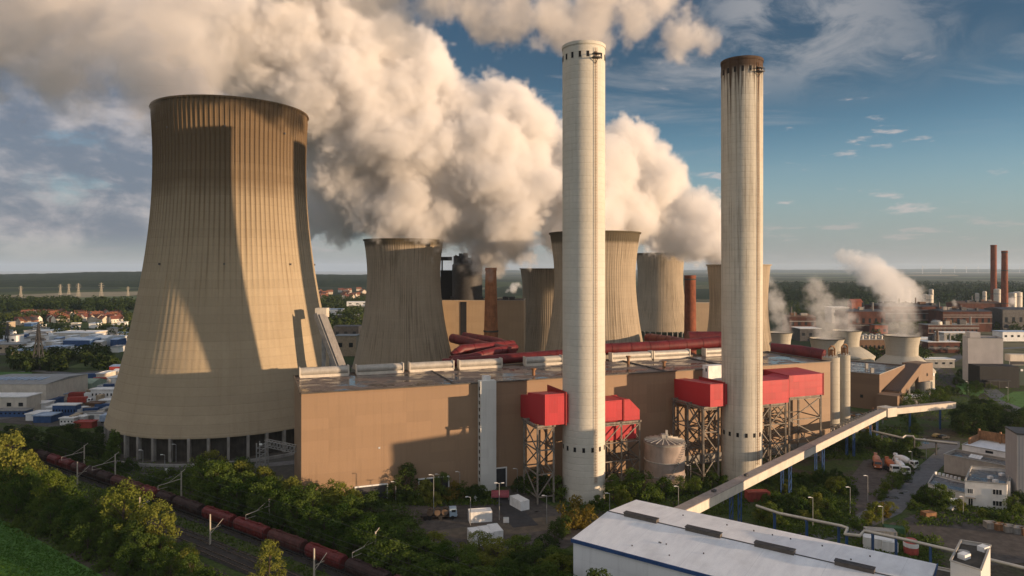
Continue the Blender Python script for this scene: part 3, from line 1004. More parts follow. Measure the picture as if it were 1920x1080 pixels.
for k in range(26):
    px = rnd.uniform(852, 903)
    h = rnd.uniform(2, 9)
    m.box(gx(px, rnd.uniform(478, 492), zat(497, 490) + h / 2), (rnd.uniform(.8, 4), rnd.uniform(.8, 4), h), rnd.uniform(0, 1))
for k in range(20):
    m.beam(gx(rnd.uniform(852, 903), 480, zat(rnd.uniform(478, 497), 490)), gx(rnd.uniform(852, 903), 482, zat(rnd.uniform(478, 497), 490)), .5)
m.build("roof_plant", DSTEEL, t)
m = MB()
m.box(gx(834, 488, zat(485, 488)), (10, 2.5, 2.6))
m.beam(gx(829, 488, zat(507, 488)), gx(829, 488, zat(485, 488)), 1.0)
m.build("cross_gallery", DSTEEL, t)
t = poly_building("machine_house", "long pale tan machine house with dark slot behind the brown stack", "industrial building", [gx(826, 470), gx(982, 470), gx(985, 500), gx(830, 500)], zat(563, 470), cladding("sand_sheet_cladding", (0.36, 0.265, 0.17), Vector((1, 0, 0)), .9, 9, 4), DRYFELT)
MB().box(gx(869, 469.8, 23), (4.2, 0.3, 46)).build("dark_slot", TARBLACK, t)
for px in (850, 900, 948, 960):
    MB().box(gx(px, 480, zat(563, 470) + 1), (4, 3, 2.4)).build("roof_unit", DSTEEL, t)
poly_building("machine_house", "low tan machine house glimpsed left of the slim old tower", "industrial building", [gx(1302, 640), gx(1350, 640), gx(1350, 652), gx(1302, 652)], zat(568, 640), MATS["sand_sheet_cladding"], DRYFELT)
# ---------------------------------------------------------------- ground, far hills, roads, yards
def ground_material():
    m, N = mat_nodes("ground_cover")
    p = N.n('ShaderNodeTexCoord').outputs['Object']
    x, y, z = N.xyz(p)
    near = N.noise(p, 0.06, 6, 0.62)
    fine = N.noise(p, 0.9, 6, 0.65)
    grass = N.mix(N.ss(fine, 0.3, 0.7), (0.036, 0.062, 0.016), (0.085, 0.115, 0.036))
    soil = N.mix(N.ss(fine, 0.3, 0.7), (0.050, 0.042, 0.032), (0.10, 0.085, 0.062))
    c = N.mix(N.ss(near, 0.46, 0.58), grass, soil)
    # farmland patchwork and woods further off
    vo = N.n('ShaderNodeTexVoronoi', {'Vector': N.mul(p, (0.0032, 0.0018, 0.0)), 'Scale': 1.0}, feature='F1')
    sx, sy, sz = N.xyz(vo.outputs[1])
    far = N.mix(N.ss(sx, 0.40, 0.48), (0.028, 0.042, 0.016), (0.075, 0.10, 0.030))
    far = N.mix(N.ss(sx, 0.72, 0.80), far, (0.20, 0.175, 0.10))
    far = N.mix(N.m('MULTIPLY', N.ss(N.noise(p, 0.02, 5, 0.65), 0.42, 0.62), 0.7), far, (0.022, 0.032, 0.014))
    dist = N.v('LENGTH', p)
    c = N.mix(N.ss(dist, 430, 800), c, far)
    vfar = N.mix(N.ss(N.noise(N.mul(p, (0.0016, 0.0007, 0.0)), 1.0, 6, 0.6), 0.40, 0.62), (0.030, 0.042, 0.022), (0.12, 0.13, 0.075))
    c = N.mix(N.ss(dist, 3500, 6000), c, vfar)
    finish(N, c, 0.95, 0.0, fine, 0.15, 0.1)
    return m


GROUND = ground_material()
m = MB()
c0 = m.bm.verts.new((0, 0, 0))
ring = []
NSEG = 120
for k in range(NSEG):
    a = 2 * pi * k / NSEG
    azd = math.degrees(atan2(sin(a), cos(a)))
    if abs(azd) > 70:
        r = 2500
    else:
        q = min(1, max(0, (azd + 4) / 6.0))
        r = 6200 + (34000 - 6200) * q
    ring.append(m.bm.verts.new((r * sin(a), r * cos(a), 0)))
for k in range(NSEG):
    m.bm.faces.new((c0, ring[(k + 1) % NSEG], ring[k]))
tag(m.build("ground", GROUND), kind='structure')


def surf(name, base_lo, base_hi, scale=0.5, rough=0.9, puddle=0.0, pud_scale=0.05, track=None):
    m, N = mat_nodes(name)
    p = N.n('ShaderNodeTexCoord').outputs['Object']
    a = N.noise(p, scale, 7, 0.65)
    b = N.noise(p, scale * 0.12, 4, 0.6)
    c = N.mix(N.ss(N.m('ADD', N.m('MULTIPLY', a, .6), N.m('MULTIPLY', b, .4)), 0.36, 0.64), base_lo, base_hi)
    r = rough
    if puddle:
        w = N.noise(N.mul(p, (1.0, 1.6, 1.0)), pud_scale, 4, 0.5, 0.3)
        f = N.ss(w, puddle, puddle + 0.03)
        c = N.mix(f, c, (0.03, 0.03, 0.03))
        r = N.ss(w, puddle, puddle + 0.03, rough, 0.05)
    finish(N, c, r, 0.0, a, 0.04, 0.4)
    return m


YARD = surf("yard_gravel", (0.050, 0.043, 0.039), (0.105, 0.090, 0.079), 0.5, 0.95, 0.68, 0.07)
ASPH = surf("worn_asphalt", (0.085, 0.088, 0.092), (0.155, 0.155, 0.158), 0.6, 0.75, 0.64, 0.09)
DIRT = surf("dirt_track", (0.085, 0.070, 0.052), (0.15, 0.12, 0.088), 0.4, 0.95)
BALLAST = surf("track_ballast", (0.026, 0.023, 0.022), (0.055, 0.048, 0.044), 1.6, 0.95)
MEADOW = surf("meadow_grass", (0.045, 0.120, 0.014), (0.080, 0.180, 0.030), 0.35, 0.95)
PALEF = surf("pale_stubble", (0.22, 0.18, 0.10), (0.34, 0.28, 0.17), 0.01, 0.95)
GREENF = surf("far_pasture", (0.06, 0.095, 0.025), (0.12, 0.15, 0.045), 0.01, 0.95)


def sheet(name, pts, mat, z):
    m = MB()
    m.face([(p[0], p[1], z) for p in pts])
    return tag(m.build(name, mat), kind='structure')


def gp(*pp):
    return [gnd(x, y) for x, y in pp]


def strip(name, pts, w, mat, z):
    pts = [Vector((p[0], p[1], 0)) for p in pts]
    m = MB()
    L, R = [], []
    for i, p in enumerate(pts):
        d = (pts[min(i + 1, len(pts) - 1)] - pts[max(i - 1, 0)]).normalized()
        s = Vector((d.y, -d.x, 0)) * (w / 2)
        L.append(m.bm.verts.new((p - s) + Vector((0, 0, z))))
        R.append(m.bm.verts.new((p + s) + Vector((0, 0, z))))
    for i in range(len(pts) - 1):
        m.bm.faces.new((L[i], R[i], R[i + 1], L[i + 1]))
    return tag(m.build(name, mat), kind='structure')


# green field bottom left
sheet("meadow", [gnd(-120, 915), gnd(0, 972), gnd(100, 1028), gnd(190, 1078), gnd(330, 1190), Vector((-60, 40, 0)), Vector((-260, 60, 0))], MEADOW, 0.03)
# yard in front of the hall
sheet("yard", [gnd(640, 962), gnd(720, 950), gnd(900, 938), gnd(965, 912), gnd(1010, 935), gnd(1090, 985), gnd(1090, 1010), gnd(1010, 1060), gnd(860, 1060)], YARD, 0.02)
sheet("dirt_path", [gnd(780, 1000), gnd(900, 985), gnd(1000, 972), gnd(1090, 962), gnd(1090, 984), gnd(1000, 998), gnd(880, 1012)], DIRT, 0.05)
sheet("asphalt", [gnd(918, 936), gnd(955, 932), gnd(1010, 985), gnd(962, 990)], surf("dark_asphalt", (0.028, 0.028, 0.030), (0.05, 0.05, 0.052), 0.7, 0.8), 0.08)
# works yard and road on the right
sheet("yard", [gnd(1588, 905), gnd(1620, 862), gnd(1700, 855), gnd(1716, 880), gnd(1680, 925), gnd(1640, 955), gnd(1600, 985)], YARD, 0.02)
sheet("yard", [gnd(1660, 985), gnd(1760, 948), gnd(1960, 968), gnd(1990, 1050), gnd(1860, 1060), gnd(1690, 1010)], YARD, 0.02)
sheet("road", [gnd(1470, 1005), gnd(1560, 990), gnd(1642, 945), gnd(1702, 893), gnd(1765, 838), gnd(1800, 838), gnd(1775, 866), gnd(1738, 905), gnd(1715, 935), gnd(1690, 962), gnd(1600, 1005), gnd(1500, 1022)], ASPH, 0.05)
sheet("road", [gnd(1690, 845), gnd(1650, 820), gnd(1660, 815), gnd(1720, 822), gnd(1800, 828), gnd(1800, 839), gnd(1765, 839)], ASPH, 0.035)
sheet("pavement", [gnd(1740, 965), gnd(1825, 958), gnd(1960, 975), gnd(1960, 984), gnd(1820, 966)], DIRT, 0.05)
# road, rails and lawn at the right edge
strip("road", [gnd(1990, 800), gnd(1930, 780), gnd(1880, 750), gnd(1850, 728), gnd(1838, 712), gnd(1850, 700)], 9.0, ASPH, 0.05)
strip("road", [gnd(1690, 720), gnd(1752, 690), gnd(1800, 668), gnd(1850, 655), gnd(1950, 650)], 8.0, ASPH, 0.05)
strip("railway_bed", [gnd(1960, 812), gnd(1870, 768), gnd(1820, 738), gnd(1780, 712), gnd(1768, 690)], 9.0, BALLAST, 0.03)
sheet("lawn", gp((1872, 748), (1900, 735), (1990, 728), (1990, 790), (1940, 775), (1895, 757)), MEADOW, 0.06)
sheet("lawn", gp((1790, 720), (1836, 716), (1846, 735), (1830, 745), (1800, 738)), MEADOW, 0.06)
# ground round the great tower's foot
sheet("service_yard", gp((205, 872), (330, 868), (470, 868), (560, 850), (640, 900), (560, 905), (440, 893), (330, 902), (230, 895)), surf("service_gravel", (0.045, 0.045, 0.040), (0.085, 0.08, 0.07), 0.5), 0.03)
strip("road", [gnd(195, 905), gnd(330, 893), gnd(420, 884), gnd(500, 872), gnd(600, 862)], 5.0, ASPH, 0.06)
strip("road", [gnd(-40, 790), gnd(80, 772), gnd(150, 742), gnd(215, 735)], 8.0, ASPH, 0.06)
strip("road", [gnd(-40, 708), gnd(60, 695), gnd(150, 702), gnd(240, 692)], 8.0, ASPH, 0.06)
sheet("yard", gp((85, 800), (90, 710), (150, 698), (250, 690), (250, 800)), surf("estate_ground", (0.07, 0.065, 0.06), (0.13, 0.12, 0.11), 0.2), 0.03)
sheet("yard", gp((-30, 790), (-30, 765), (100, 770), (90, 800)), YARD, 0.04)
sheet("yard", gp((-40, 640), (60, 625), (230, 622), (250, 655), (100, 668), (-40, 665)), MATS["estate_ground"], 0.04)
# fields on the left plain
sheet("field", gp((-60, 556), (160, 548), (300, 546), (300, 552), (60, 563), (-60, 566)), PALEF, 0.3)
sheet("field", gp((55, 563), (190, 556), (300, 556), (300, 561), (60, 568)), GREENF, 0.4)
sheet("field", gp((160, 587), (205, 575), (300, 573), (300, 581), (240, 586)), GREENF, 0.3)
sheet("field", gp((185, 580), (215, 574.5), (300, 573.2), (300, 577.5)), PALEF, 0.5)
sheet("field", gp((-60, 612), (20, 605), (100, 604), (90, 610)), GREENF, 0.25)
sheet("field", gp((125, 690), (150, 682), (240, 680), (240, 690)), GREENF, 0.2)
sheet("field", gp((-30, 710), (-30, 698), (60, 698), (60, 706)), MEADOW, 0.2)
# pale fields far out on the right plain
for k, (a, b, c_, d) in enumerate(((1430, 1600, 512, 514), (1640, 1800, 515, 517.5), (1500, 1700, 519, 521.5), (1700, 1960, 510.5, 512), (1780, 1960, 520, 522))):
    sheet("field", gp((a, d), (a + 14, c_), (b - 10, c_), (b, d)), PALEF if k % 2 else GREENF, 0.8)


# ---------------------------------------------------------------- woods and hills
def leaf_material(name, dark, light, back=0.32):
    m, N = mat_nodes(name)
    p = N.n('ShaderNodeTexCoord').outputs['Object']
    rn = N.n('ShaderNodeObjectInfo').outputs['Random']
    f = N.noise(p, 0.55, 3, 0.6)
    g = N.n('ShaderNodeTexWhiteNoise', {'Vector': N.v('SCALE', p, 3.0)}, noise_dimensions='3D').outputs[0]
    k = N.m('ADD', N.m('MULTIPLY', f, 0.55), N.m('ADD', N.m('MULTIPLY', rn, 0.30), N.m('MULTIPLY', g, 0.15)))
    c = N.mix(N.ss(k, 0.25, 0.72), dark, light)
    d = N.n('ShaderNodeBsdfDiffuse', {'Color': c})
    tr = N.n('ShaderNodeBsdfTranslucent', {'Color': c})
    mx = N.n('ShaderNodeMixShader', {0: back, 1: d.outputs[0], 2: tr.outputs[0]})
    N.n('ShaderNodeOutputMaterial', {'Surface': mx})
    return m


LEAF = leaf_material("broad_leaf", (0.034, 0.070, 0.014), (0.115, 0.160, 0.034))
LEAF_L = leaf_material("pale_sunlit_leaf", (0.080, 0.120, 0.018), (0.210, 0.215, 0.045))  # paler leaf; sunlight on the bright crowns is put into this colour
LEAF_D = leaf_material("dark_leaf", (0.024, 0.048, 0.014), (0.072, 0.105, 0.028))
LEAF_Y = leaf_material("yellow_leaf", (0.10, 0.085, 0.018), (0.20, 0.155, 0.036))
BARK = plain("bark", (0.075, 0.058, 0.042), 0.95, 0, 0.3, 1.2)
WOODL = leaf_material("wood_leaf", (0.024, 0.042, 0.013), (0.080, 0.100, 0.030), 0.15)
WOODF = leaf_material("far_wood_leaf", (0.018, 0.034, 0.014), (0.040, 0.058, 0.022), 0.1)


def quads_mesh(name, quads, mat):
    v, f = [], []
    for q in quads:
        n = len(v)
        v.extend(q)
        f.append((n, n + 1, n + 2, n + 3))
    me = bpy.data.meshes.new(name)
    me.from_pydata(v, [], f)
    me.materials.append(mat)
    return me


def leaf_quad(rnd, p, s, n=None):
    n = n or Vector((rnd.gauss(0, 1), rnd.gauss(0, 1), rnd.gauss(0.25, 1)))
    n.normalize()
    u = n.orthogonal().normalized()
    u = Matrix.Rotation(rnd.uniform(0, 6.28), 3, n) @ u
    w = n.cross(u)
    a, b = s * rnd.uniform(0.7, 1.2), s * rnd.uniform(0.45, 0.9)
    return [p - u * a, p + w * b * 0.8 + n * 0.12 * s, p + u * a, p - w * b * 0.8 + n * 0.12 * s]


def crown_quads(rnd, h, rad, z0, shape, clumps, per, leaf):
    """Leaf sprays gathered in clumps spread through a crown volume."""
    out = []
    cl = []
    for i in range(clumps):
        for _ in range(30):
            z = rnd.uniform(0.0, 1.0)
            if shape == 'cone':
                rr = (1 - z) ** 0.75 * 0.95 + 0.06
            elif shape == 'tall':
                rr = sin(pi * min(1, 0.16 + z * 0.84)) ** 0.55
            else:
                rr = sqrt(max(0.0, 1 - (2 * (0.12 + z * 0.88) - 1) ** 2)) ** 0.8
            a = rnd.uniform(0, 2 * pi)
            q = sqrt(rnd.uniform(0.12, 1.0))
            lump = 1 + 0.22 * sin(a * 2 + z * 5 + h) + 0.14 * sin(a * 3 - z * 9)
            p = Vector((cos(a) * rr * rad * q * lump, sin(a) * rr * rad * q * lump, z0 + z * (h - z0)))
            if all((p - c).length > rad * 0.20 for c, _ in cl):
                break
        cl.append((p, rad * rnd.uniform(0.20, 0.36) * (0.8 if shape == 'cone' else 1)))
    for c, r in cl:
        for k in range(per):
            d = Vector((rnd.gauss(0, 1), rnd.gauss(0, 1), rnd.gauss(0.15, 1))).normalized()
            p = c + d * r * rnd.uniform(0.55, 1.08) * Vector((1, 1, 0.8)).length / 1.6
            nn = (d + Vector((rnd.gauss(0, .6), rnd.gauss(0, .6), rnd.gauss(.3, .6))))
            out.append(leaf_quad(rnd, p, leaf, nn))
    return out, cl


def make_tree(seed, h, rad, shape, leaf_m, clumps=46, per=62, leaf=0.30, name="tree", z0=None):
    rnd = random.Random(seed)
    z0 = h * (0.14 if shape != 'cone' else 0.04) if z0 is None else z0
    q, cl = crown_quads(rnd, h, rad, z0, shape, clumps, per, leaf)
    t = bpy.data.objects.new(name, None)
    COL.objects.link(t)
    cr = bpy.data.objects.new("crown", quads_mesh("crown", q, leaf_m))
    COL.objects.link(cr)
    cr.parent = t
    m = MB()
    tops = h * 0.78
    m.tube([(0, 0, -0.3), (0.1, 0.05, h * .25), (-.1, .1, h * .5), (0.05, -.05, tops)], [h * .022, h * .017, h * .012, h * .003], 7)
    for c, r in cl[::3]:
        zb = min(c.z * .75, h * .6)
        m.tube([(0, 0, zb * .8), tuple(Vector((0, 0, zb)).lerp(c, .6)), tuple(c)], [h * .008, h * .006, h * .002], 5)
    tr = m.build("trunk", BARK)
    tr.parent = t
    return t


def wood_belt(name, spots, label, mat, quads=26, seed=1, flat=1.0):
    """A far wood that reads as one mass: spots = (position, height)."""
    rnd = random.Random(seed)
    out = []
    for p, h in spots:
        r = h * 0.42 * flat
        for k in range(quads):
            d = Vector((rnd.gauss(0, 1), rnd.gauss(0, 1), abs(rnd.gauss(0.3, 1)))).normalized()
            s = h * rnd.uniform(0.10, 0.19)
            q = Vector((p[0], p[1], p[2] + h * 0.42)) + Vector((d.x * r, d.y * r, d.z * h * .58)) * rnd.uniform(.75, 1.05)
            out.append(leaf_quad(rnd, q, s, d + Vector((rnd.gauss(0, .4), rnd.gauss(0, .4), rnd.gauss(.2, .4)))))
        # shaded underside down to the ground
        for k in range(5):
            a = rnd.uniform(0, 6.28)
            q = Vector((p[0] + cos(a) * r * .8, p[1] + sin(a) * r * .8, p[2] + h * .22))
            out.append(leaf_quad(rnd, q, h * .26, Vector((cos(a), sin(a), .1))))
    ob = bpy.data.objects.new(name, quads_mesh(name, out, mat))
    COL.objects.link(ob)
    return tag(ob, label, 'wood', None, 'stuff')


def spots_px(seed, n, x0, x1, y0, y1, h0, h1, gaps=0.0):
    """Ground spots scattered between pixel columns x0-x1 and base rows y0-y1 (even over the ground)."""
    rnd = random.Random(seed)
    out = []
    for _ in range(n):
        px = rnd.uniform(x0, x1)
        d0, d1 = CAM_H * FOC / (y0 - HOR), CAM_H * FOC / (y1 - HOR)
        d = rnd.uniform(min(d0, d1), max(d0, d1))
        if gaps and sin(px * .05 + d * .021 + seed) + sin(px * .021 - d * .013) < -gaps:
            continue
        out.append((gx(px, d), rnd.uniform(h0, h1)))
    return out


# bands of woodland behind everything (bases given as photograph rows)
wood_belt("far_wood", spots_px(11, 520, -60, 300, 586, 569, 11, 18), "band of mixed woodland beyond the village on the left", WOODL, 22, 1)
wood_belt("far_wood", spots_px(12, 300, -60, 280, 637, 618, 6, 11, .2), "dark hedgerow wood between village and trading estate", WOODL, 26, 2)
wood_belt("far_wood", spots_px(13, 300, -60, 250, 697, 664, 6, 10, .3), "dark wood between trading estate and truck depots", WOODL, 34, 3)
wood_belt("far_wood", spots_px(14, 260, -60, 260, 606, 590, 7, 12, .3), "garden trees among village houses", WOODL, 22, 4)
wood_belt("far_wood", spots_px(15, 420, 570, 700, 640, 560, 9, 15, .2), "wooded valley seen between the two left cooling towers", WOODL, 24, 5)
wood_belt("far_wood", spots_px(16, 900, 1425, 1990, 572, 537, 16, 26), "broad dark forest behind the red brick works", WOODF, 20, 6, 1.3)
wood_belt("far_wood", spots_px(17, 260, 1640, 1990, 632, 608, 8, 13, .4), "trees before the red brick works", WOODL, 28, 7)
wood_belt("far_wood", spots_px(18, 170, 1600, 1830, 688, 640, 6, 10, .5), "scattered trees around sheds right of the low towers", WOODL, 34, 8)
wood_belt("far_wood", spots_px(19, 200, 1420, 1660, 605, 575, 9, 14, .3), "trees behind the steaming low towers", WOODL, 24, 9)


def hill(name, x0, x1, d0, d1, top, rough, seed, mat):
    """Ridge between pixel columns, as real ground relief covered with wood."""
    rnd = random.Random(seed)
    ph = [rnd.uniform(0, 6.28) for _ in range(6)]
    nx, ny = 220, 10
    m = MB()
    rows = []
    for j in range(ny + 1):
        v = j / ny
        d = d0 + (d1 - d0) * v
        row = []
        for i in range(nx + 1):
            px = x0 + (x1 - x0) * i / nx
            s = sin(min(1, v * 1.25) * pi / 2) ** 1.3
            e = min(1, min(i, nx - i) / (nx * .06))
            h = top(px) * s * e
            h += rough * e * (sin(px * .021 + ph[0] + v * 2) + .6 * sin(px * .057 + ph[1] - v * 5) + .35 * sin(px * .19 + ph[2])) * s
            h += rough * .7 * e * rnd.uniform(-1, 1) * s
            p = gx(px, d)
            row.append(m.bm.verts.new((p.x, p.y, h if v > 0 else -3)))
        rows.append(row)
    for a, b in zip(rows, rows[1:]):
        for i in range(nx):
            m.bm.faces.new((a[i], a[i + 1], b[i + 1], b[i]))
    o = m.build(name, mat)
    return tag(o, kind='structure')


def hill_material(name, a, b, sc):
    m, N = mat_nodes(name)
    p = N.n('ShaderNodeTexCoord').outputs['Object']
    f = N.noise(N.mul(p, (1, 0.5, 2.0)), sc, 6, 0.68)
    g = N.noise(N.mul(p, (1, 0.5, 2.0)), sc * 6, 3, 0.6)
    c = N.mix(N.ss(N.m('ADD', N.m('MULTIPLY', f, .6), N.m('MULTIPLY', g, .4)), .38, .6), a, b)
    finish(N, c, 1.0, 0, g, 6.0, 0.0)
    return m


HILLM = hill_material("wooded_hill", (0.016, 0.028, 0.014), (0.036, 0.050, 0.024), 0.012)
hill("hills", -140, 760, 3000, 5200, lambda px: 68 - (12 - 5 * math.exp(-((px - 240) / 170.0) ** 2)) * 4900 / FOC + 8, 1.6, 3, HILLM)
hill("hills", -140, 760, 2600, 3300, lambda px: 68 - 21 * 3200 / FOC, 1.6, 5, HILLM)
hill("hills", 700, 2100, 15000, 24000, lambda px: 68 - 1.0 * 23000 / FOC + 30 * math.exp(-((px - 1800) / 220.0) ** 2), 6, 8, HILLM)
# ---------------------------------------------------------------- trees one can tell apart
PROTO = {
    'broad': [make_tree(1, 12, 4.3, 'round', LEAF), make_tree(2, 12, 3.9, 'round', LEAF), make_tree(3, 12, 4.7, 'tall', LEAF)],
    'lit': [make_tree(4, 12, 4.2, 'tall', LEAF_L), make_tree(5, 12, 4.7, 'round', LEAF_L), make_tree(6, 12, 3.8, 'round', LEAF_L)],
    'dark': [make_tree(7, 12, 4.6, 'round', LEAF_D), make_tree(8, 12, 4.0, 'tall', LEAF_D)],
    'cone': [make_tree(9, 12, 3.7, 'cone', LEAF, 70, 60, .30)],
    'bush': [make_tree(10, 4, 2.5, 'round', LEAF, 30, 60, .22, 'shrub', 0.1), make_tree(11, 4, 2.9, 'round', LEAF, 30, 60, .22, 'shrub', 0.1)],
    'lbush': [make_tree(12, 4, 2.7, 'round', LEAF_L, 30, 60, .22, 'shrub', 0.1), make_tree(13, 4, 2.3, 'tall', LEAF_L, 30, 60, .22, 'shrub', 0.1)],
    'ybush': [make_tree(14, 4, 2.4, 'tall', LEAF_Y, 28, 60, .22, 'shrub', 0.1)],
    'dbush': [make_tree(15, 4, 2.7, 'round', LEAF_D, 30, 60, .22, 'shrub', 0.1)],
}
BASEH = {k: (4.0 if 'bush' in k else 12.0) for k in PROTO}
USED = set()
VR = random.Random(77)


def plant(kind, p, h, label, group=None, wide=1.0, cat=None):
    pr = VR.choice(PROTO[kind])
    s = h / BASEH[kind]
    sc = (s * wide, s * wide, s)
    rz = VR.uniform(0, 6.28)
    if pr.name in USED:
        o = dup(pr, (p[0], p[1], 0), rz, None, sc)
    else:
        USED.add(pr.name)
        o = pr
        o.location, o.rotation_euler, o.scale = (p[0], p[1], 0), (0, 0, rz), sc
    o['label'] = label
    o['category'] = cat or ('shrub' if 'bush' in kind else 'tree')
    if group:
        o['group'] = group
    return o


# rail line geometry shared with the train
RAIL = [Vector(p) for p in ((-330, 348, 0), (-232, 286, 0), (-163.7, 242.5, 0), (-108.7, 205, 0), (-76, 182.5, 0), (-51, 164.8, 0), (-24.4, 144.8, 0), (4, 123.2, 0), (60, 80, 0))]


def rail_at(s, off=0.0):
    """Point s metres from the first rail point; off to the right of travel (towards the camera is positive)."""
    for a, b in zip(RAIL, RAIL[1:]):
        L = (b - a).length
        if s <= L or b is RAIL[-1]:
            d = (b - a).normalized()
            n = Vector((d.y, -d.x, 0))
            n = n if n.y < 0 else -n
            return a + d * s + n * off, atan2(d.y, d.x)
        s -= L


# strip between the meadow and the rails: sun-side crowns get the sunlit leaf colour, darker leaf behind
rnd = random.Random(21)
s = 150.0
while s < 395:
    for off, k in ((20.5, 'lit'), (24.0, 'broad'), (27.5, 'broad'), (30.0, 'bush')):
        if off < 23 and rnd.random() < .15:
            continue
        p, a = rail_at(s + rnd.uniform(-2.2, 2.2), off + rnd.uniform(-1.6, 1.6))
        px = 960 + p.x / p.y * FOC
        hh = 14.5 - 5.5 * min(1, max(0, (px - 20) / 150.0)) - 2.4 * min(1, max(0, (px - 230) / 110.0))
        f = {20.5: 0.85, 24.0: 0.9, 27.5: 0.72, 30.0: 0.24}[off] * rnd.uniform(.82, 1.1)
        kind = k if k != 'lit' else rnd.choice(['lit', 'lit', 'broad'])
        lab = {'lit': "yellow green tree in the strip between meadow and railway", 'broad': "mid green leafy tree in the strip between meadow and railway", 'bush': "low dark shrub at the meadow's edge"}[kind]
        plant(kind, p, hh * f, lab, "trees between meadow and railway", rnd.uniform(.85, 1.15) * (1.15 if hh < 12 else .85))
    s += 5.6
for px, py, h, kind, lab in ((95, 985, 14, 'lit', "tall bright yellow green tree whose crown overlaps the rear wagons"), (232, 1028, 15.5, 'lit', "bright loose crowned tree standing in front of the two track pairs"),
                             (298, 1045, 12.5, 'lit', "smaller bright round tree right beside the loose crowned one"), (505, 1100, 9.5, 'lit', "bright small tree near the bottom edge beside the rails"),
                             (180, 1008, 11.5, 'broad', "full green tree between the two brightest trackside trees"), (20, 950, 20, 'lit', "tallest bright tree at the photo's left edge")):
    plant(kind, gnd(px, py), h, lab, None, .9)
# belt between the rails and the yard
s = 262.0
while s < 415:
    p0, a = rail_at(s, 0)
    for off, k in ((-6.5, 'broad'), (-11.5, 'broad'), (-17, 'broad'), (-23, 'dark'), (-29, 'broad'), (-35, 'dark')):
        p, a = rail_at(s + rnd.uniform(-2, 2), off + rnd.uniform(-1.8, 1.8))
        px = 960 + p.x / p.y * FOC
        py = HOR + CAM_H * FOC / p.y
        if px < 372 or px > 1075:
            continue
        edge = 962 + (px - 640) * 0.20 if px > 640 else 905 + (px - 372) * .21
        if 770 < px < 970:
            edge = max(edge, 1040)
        if py < edge + 6:
            continue
        hh = 11.5 - 5.5 * min(1, max(0, (px - 420) / 400.0))
        kind = rnd.choice([k, k, 'lit']) if off < -12 else k
        lab = {'lit': "sun catching tree on the far side of the belt along the train", 'broad': "mid green tree in the dense belt along the train", 'dark': "dark green tree in the dense belt along the train"}[kind]
        plant(kind, p, hh * rnd.uniform(.85, 1.12), lab, "trees in the belt beside the train", rnd.uniform(.95, 1.2) * (1.5 if hh < 8 else 1.0))
    s += 5.2
# dark wood by the tower's foot, far left
for k in range(34):
    px = rnd.uniform(-60, 200)
    d = rnd.uniform(238, 268)
    plant('dark', gx(px, d), rnd.uniform(6.5, 9.0), "dark tree in the wood left of the great tower's foot", "trees left of the great tower", 1.1)
plant('cone', gnd(213, 886), 14.2, "single cone shaped green tree beside the great tower's basin", None, .95)
for px, py, h in ((236, 884, 4), (190, 892, 4.5), (172, 886, 5), (255, 905, 3), (282, 910, 3), (305, 905, 3.4), (330, 918, 3.8), (350, 905, 3.2), (318, 893, 2.6), (372, 900, 4)):
    plant('bush', gnd(px, py), h, "scrub bush on the bank between train and great tower", "bushes below the great tower")
for px, py, h, k, lab in (
    (762, 938, 10.5, 'dark', "dark round tree against the hall wall between its two wide doors"),
    (740, 940, 5, 'bush', "bush at the foot of the hall right of the left door"),
    (800, 938, 5.5, 'lbush', "brighter bush under the hall's second wide door"),
    (828, 936, 7.5, 'broad', "slim tree against the hall right of the second wide door"),
    (850, 938, 5, 'ybush', "yellowish bush near the hall's white stair tower"),
    (872, 936, 4.5, 'bush', "green bush just left of the white stair tower"),
    (890, 938, 4.0, 'dbush', "dark bush at the left foot of the white stair tower"),
    (905, 934, 3.4, 'bush', "low bush before the white stair tower"),
    (780, 946, 3.5, 'bush', "low bush at the yard's left end"),
    (815, 948, 3.5, 'lbush', "low pale bush beside the yard"),
    (700, 950, 4, 'bush', "bush before the hall's left door"),
    (660, 955, 5, 'bush', "bush at the hall's left corner"),
    (1000, 925, 6, 'dbush', "dark bush under the left trestle"),
    (1022, 932, 6.5, 'dark', "small dark tree before the left trestle"),
    (1045, 935, 6, 'bush', "green bush at the clean stack's left foot"),
    (975, 922, 4, 'dbush', "dark bush left of the left trestle"),
    (1082, 988, 7.5, 'ybush', "yellowish upright bush before the clean stack"),
    (1040, 1020, 5.5, 'dark', "round dark bush at the yard's right end"),
    (1058, 1000, 4, 'dbush', "small dark bush beside the dirt path"),
    (1150, 940, 7.5, 'broad', "leafy tree at the clean stack's right foot"),
    (1185, 935, 8.5, 'broad', "tallest tree between clean stack and round tank"),
    (1210, 938, 7, 'bush', "rounded bush before the round tank's left edge"),
    (1168, 950, 4.5, 'lbush', "pale bush below the trestle right of the clean stack"),
    (1245, 930, 5, 'bush', "bush centred before the round tank"),
    (1275, 928, 5.5, 'broad', "small tree right before the round tank"),
    (1305, 925, 4.5, 'bush', "bush beneath the trestle left of the sooty stack"),
    (1335, 915, 4.5, 'dbush', "dark bush left of the sooty stack's foot"),
    (1360, 915, 3.5, 'bush', "low bush touching the sooty stack's foot"),
    (1120, 955, 3.5, 'bush', "low bush right before the clean stack"),
):
    plant(k, gnd(px, py), h, lab)
# trees in front of the white warehouse's end wall
for px, py, h, k, lab in ((1125, 1190, 11, 'dark', "dark tree before the white warehouse's end wall"), (1168, 1205, 10.5, 'broad', "green tree before the white warehouse, right of the dark one"), (1080, 1170, 8, 'broad', "tree at the left corner of the white warehouse"),
                          (1030, 1120, 7, 'broad', "tree at the bottom edge left of the white warehouse"), (960, 1110, 6.5, 'dark', "dark tree at the bottom edge below the three white containers")):
    plant(k, gnd(px, py), h, lab, None, 1.1)
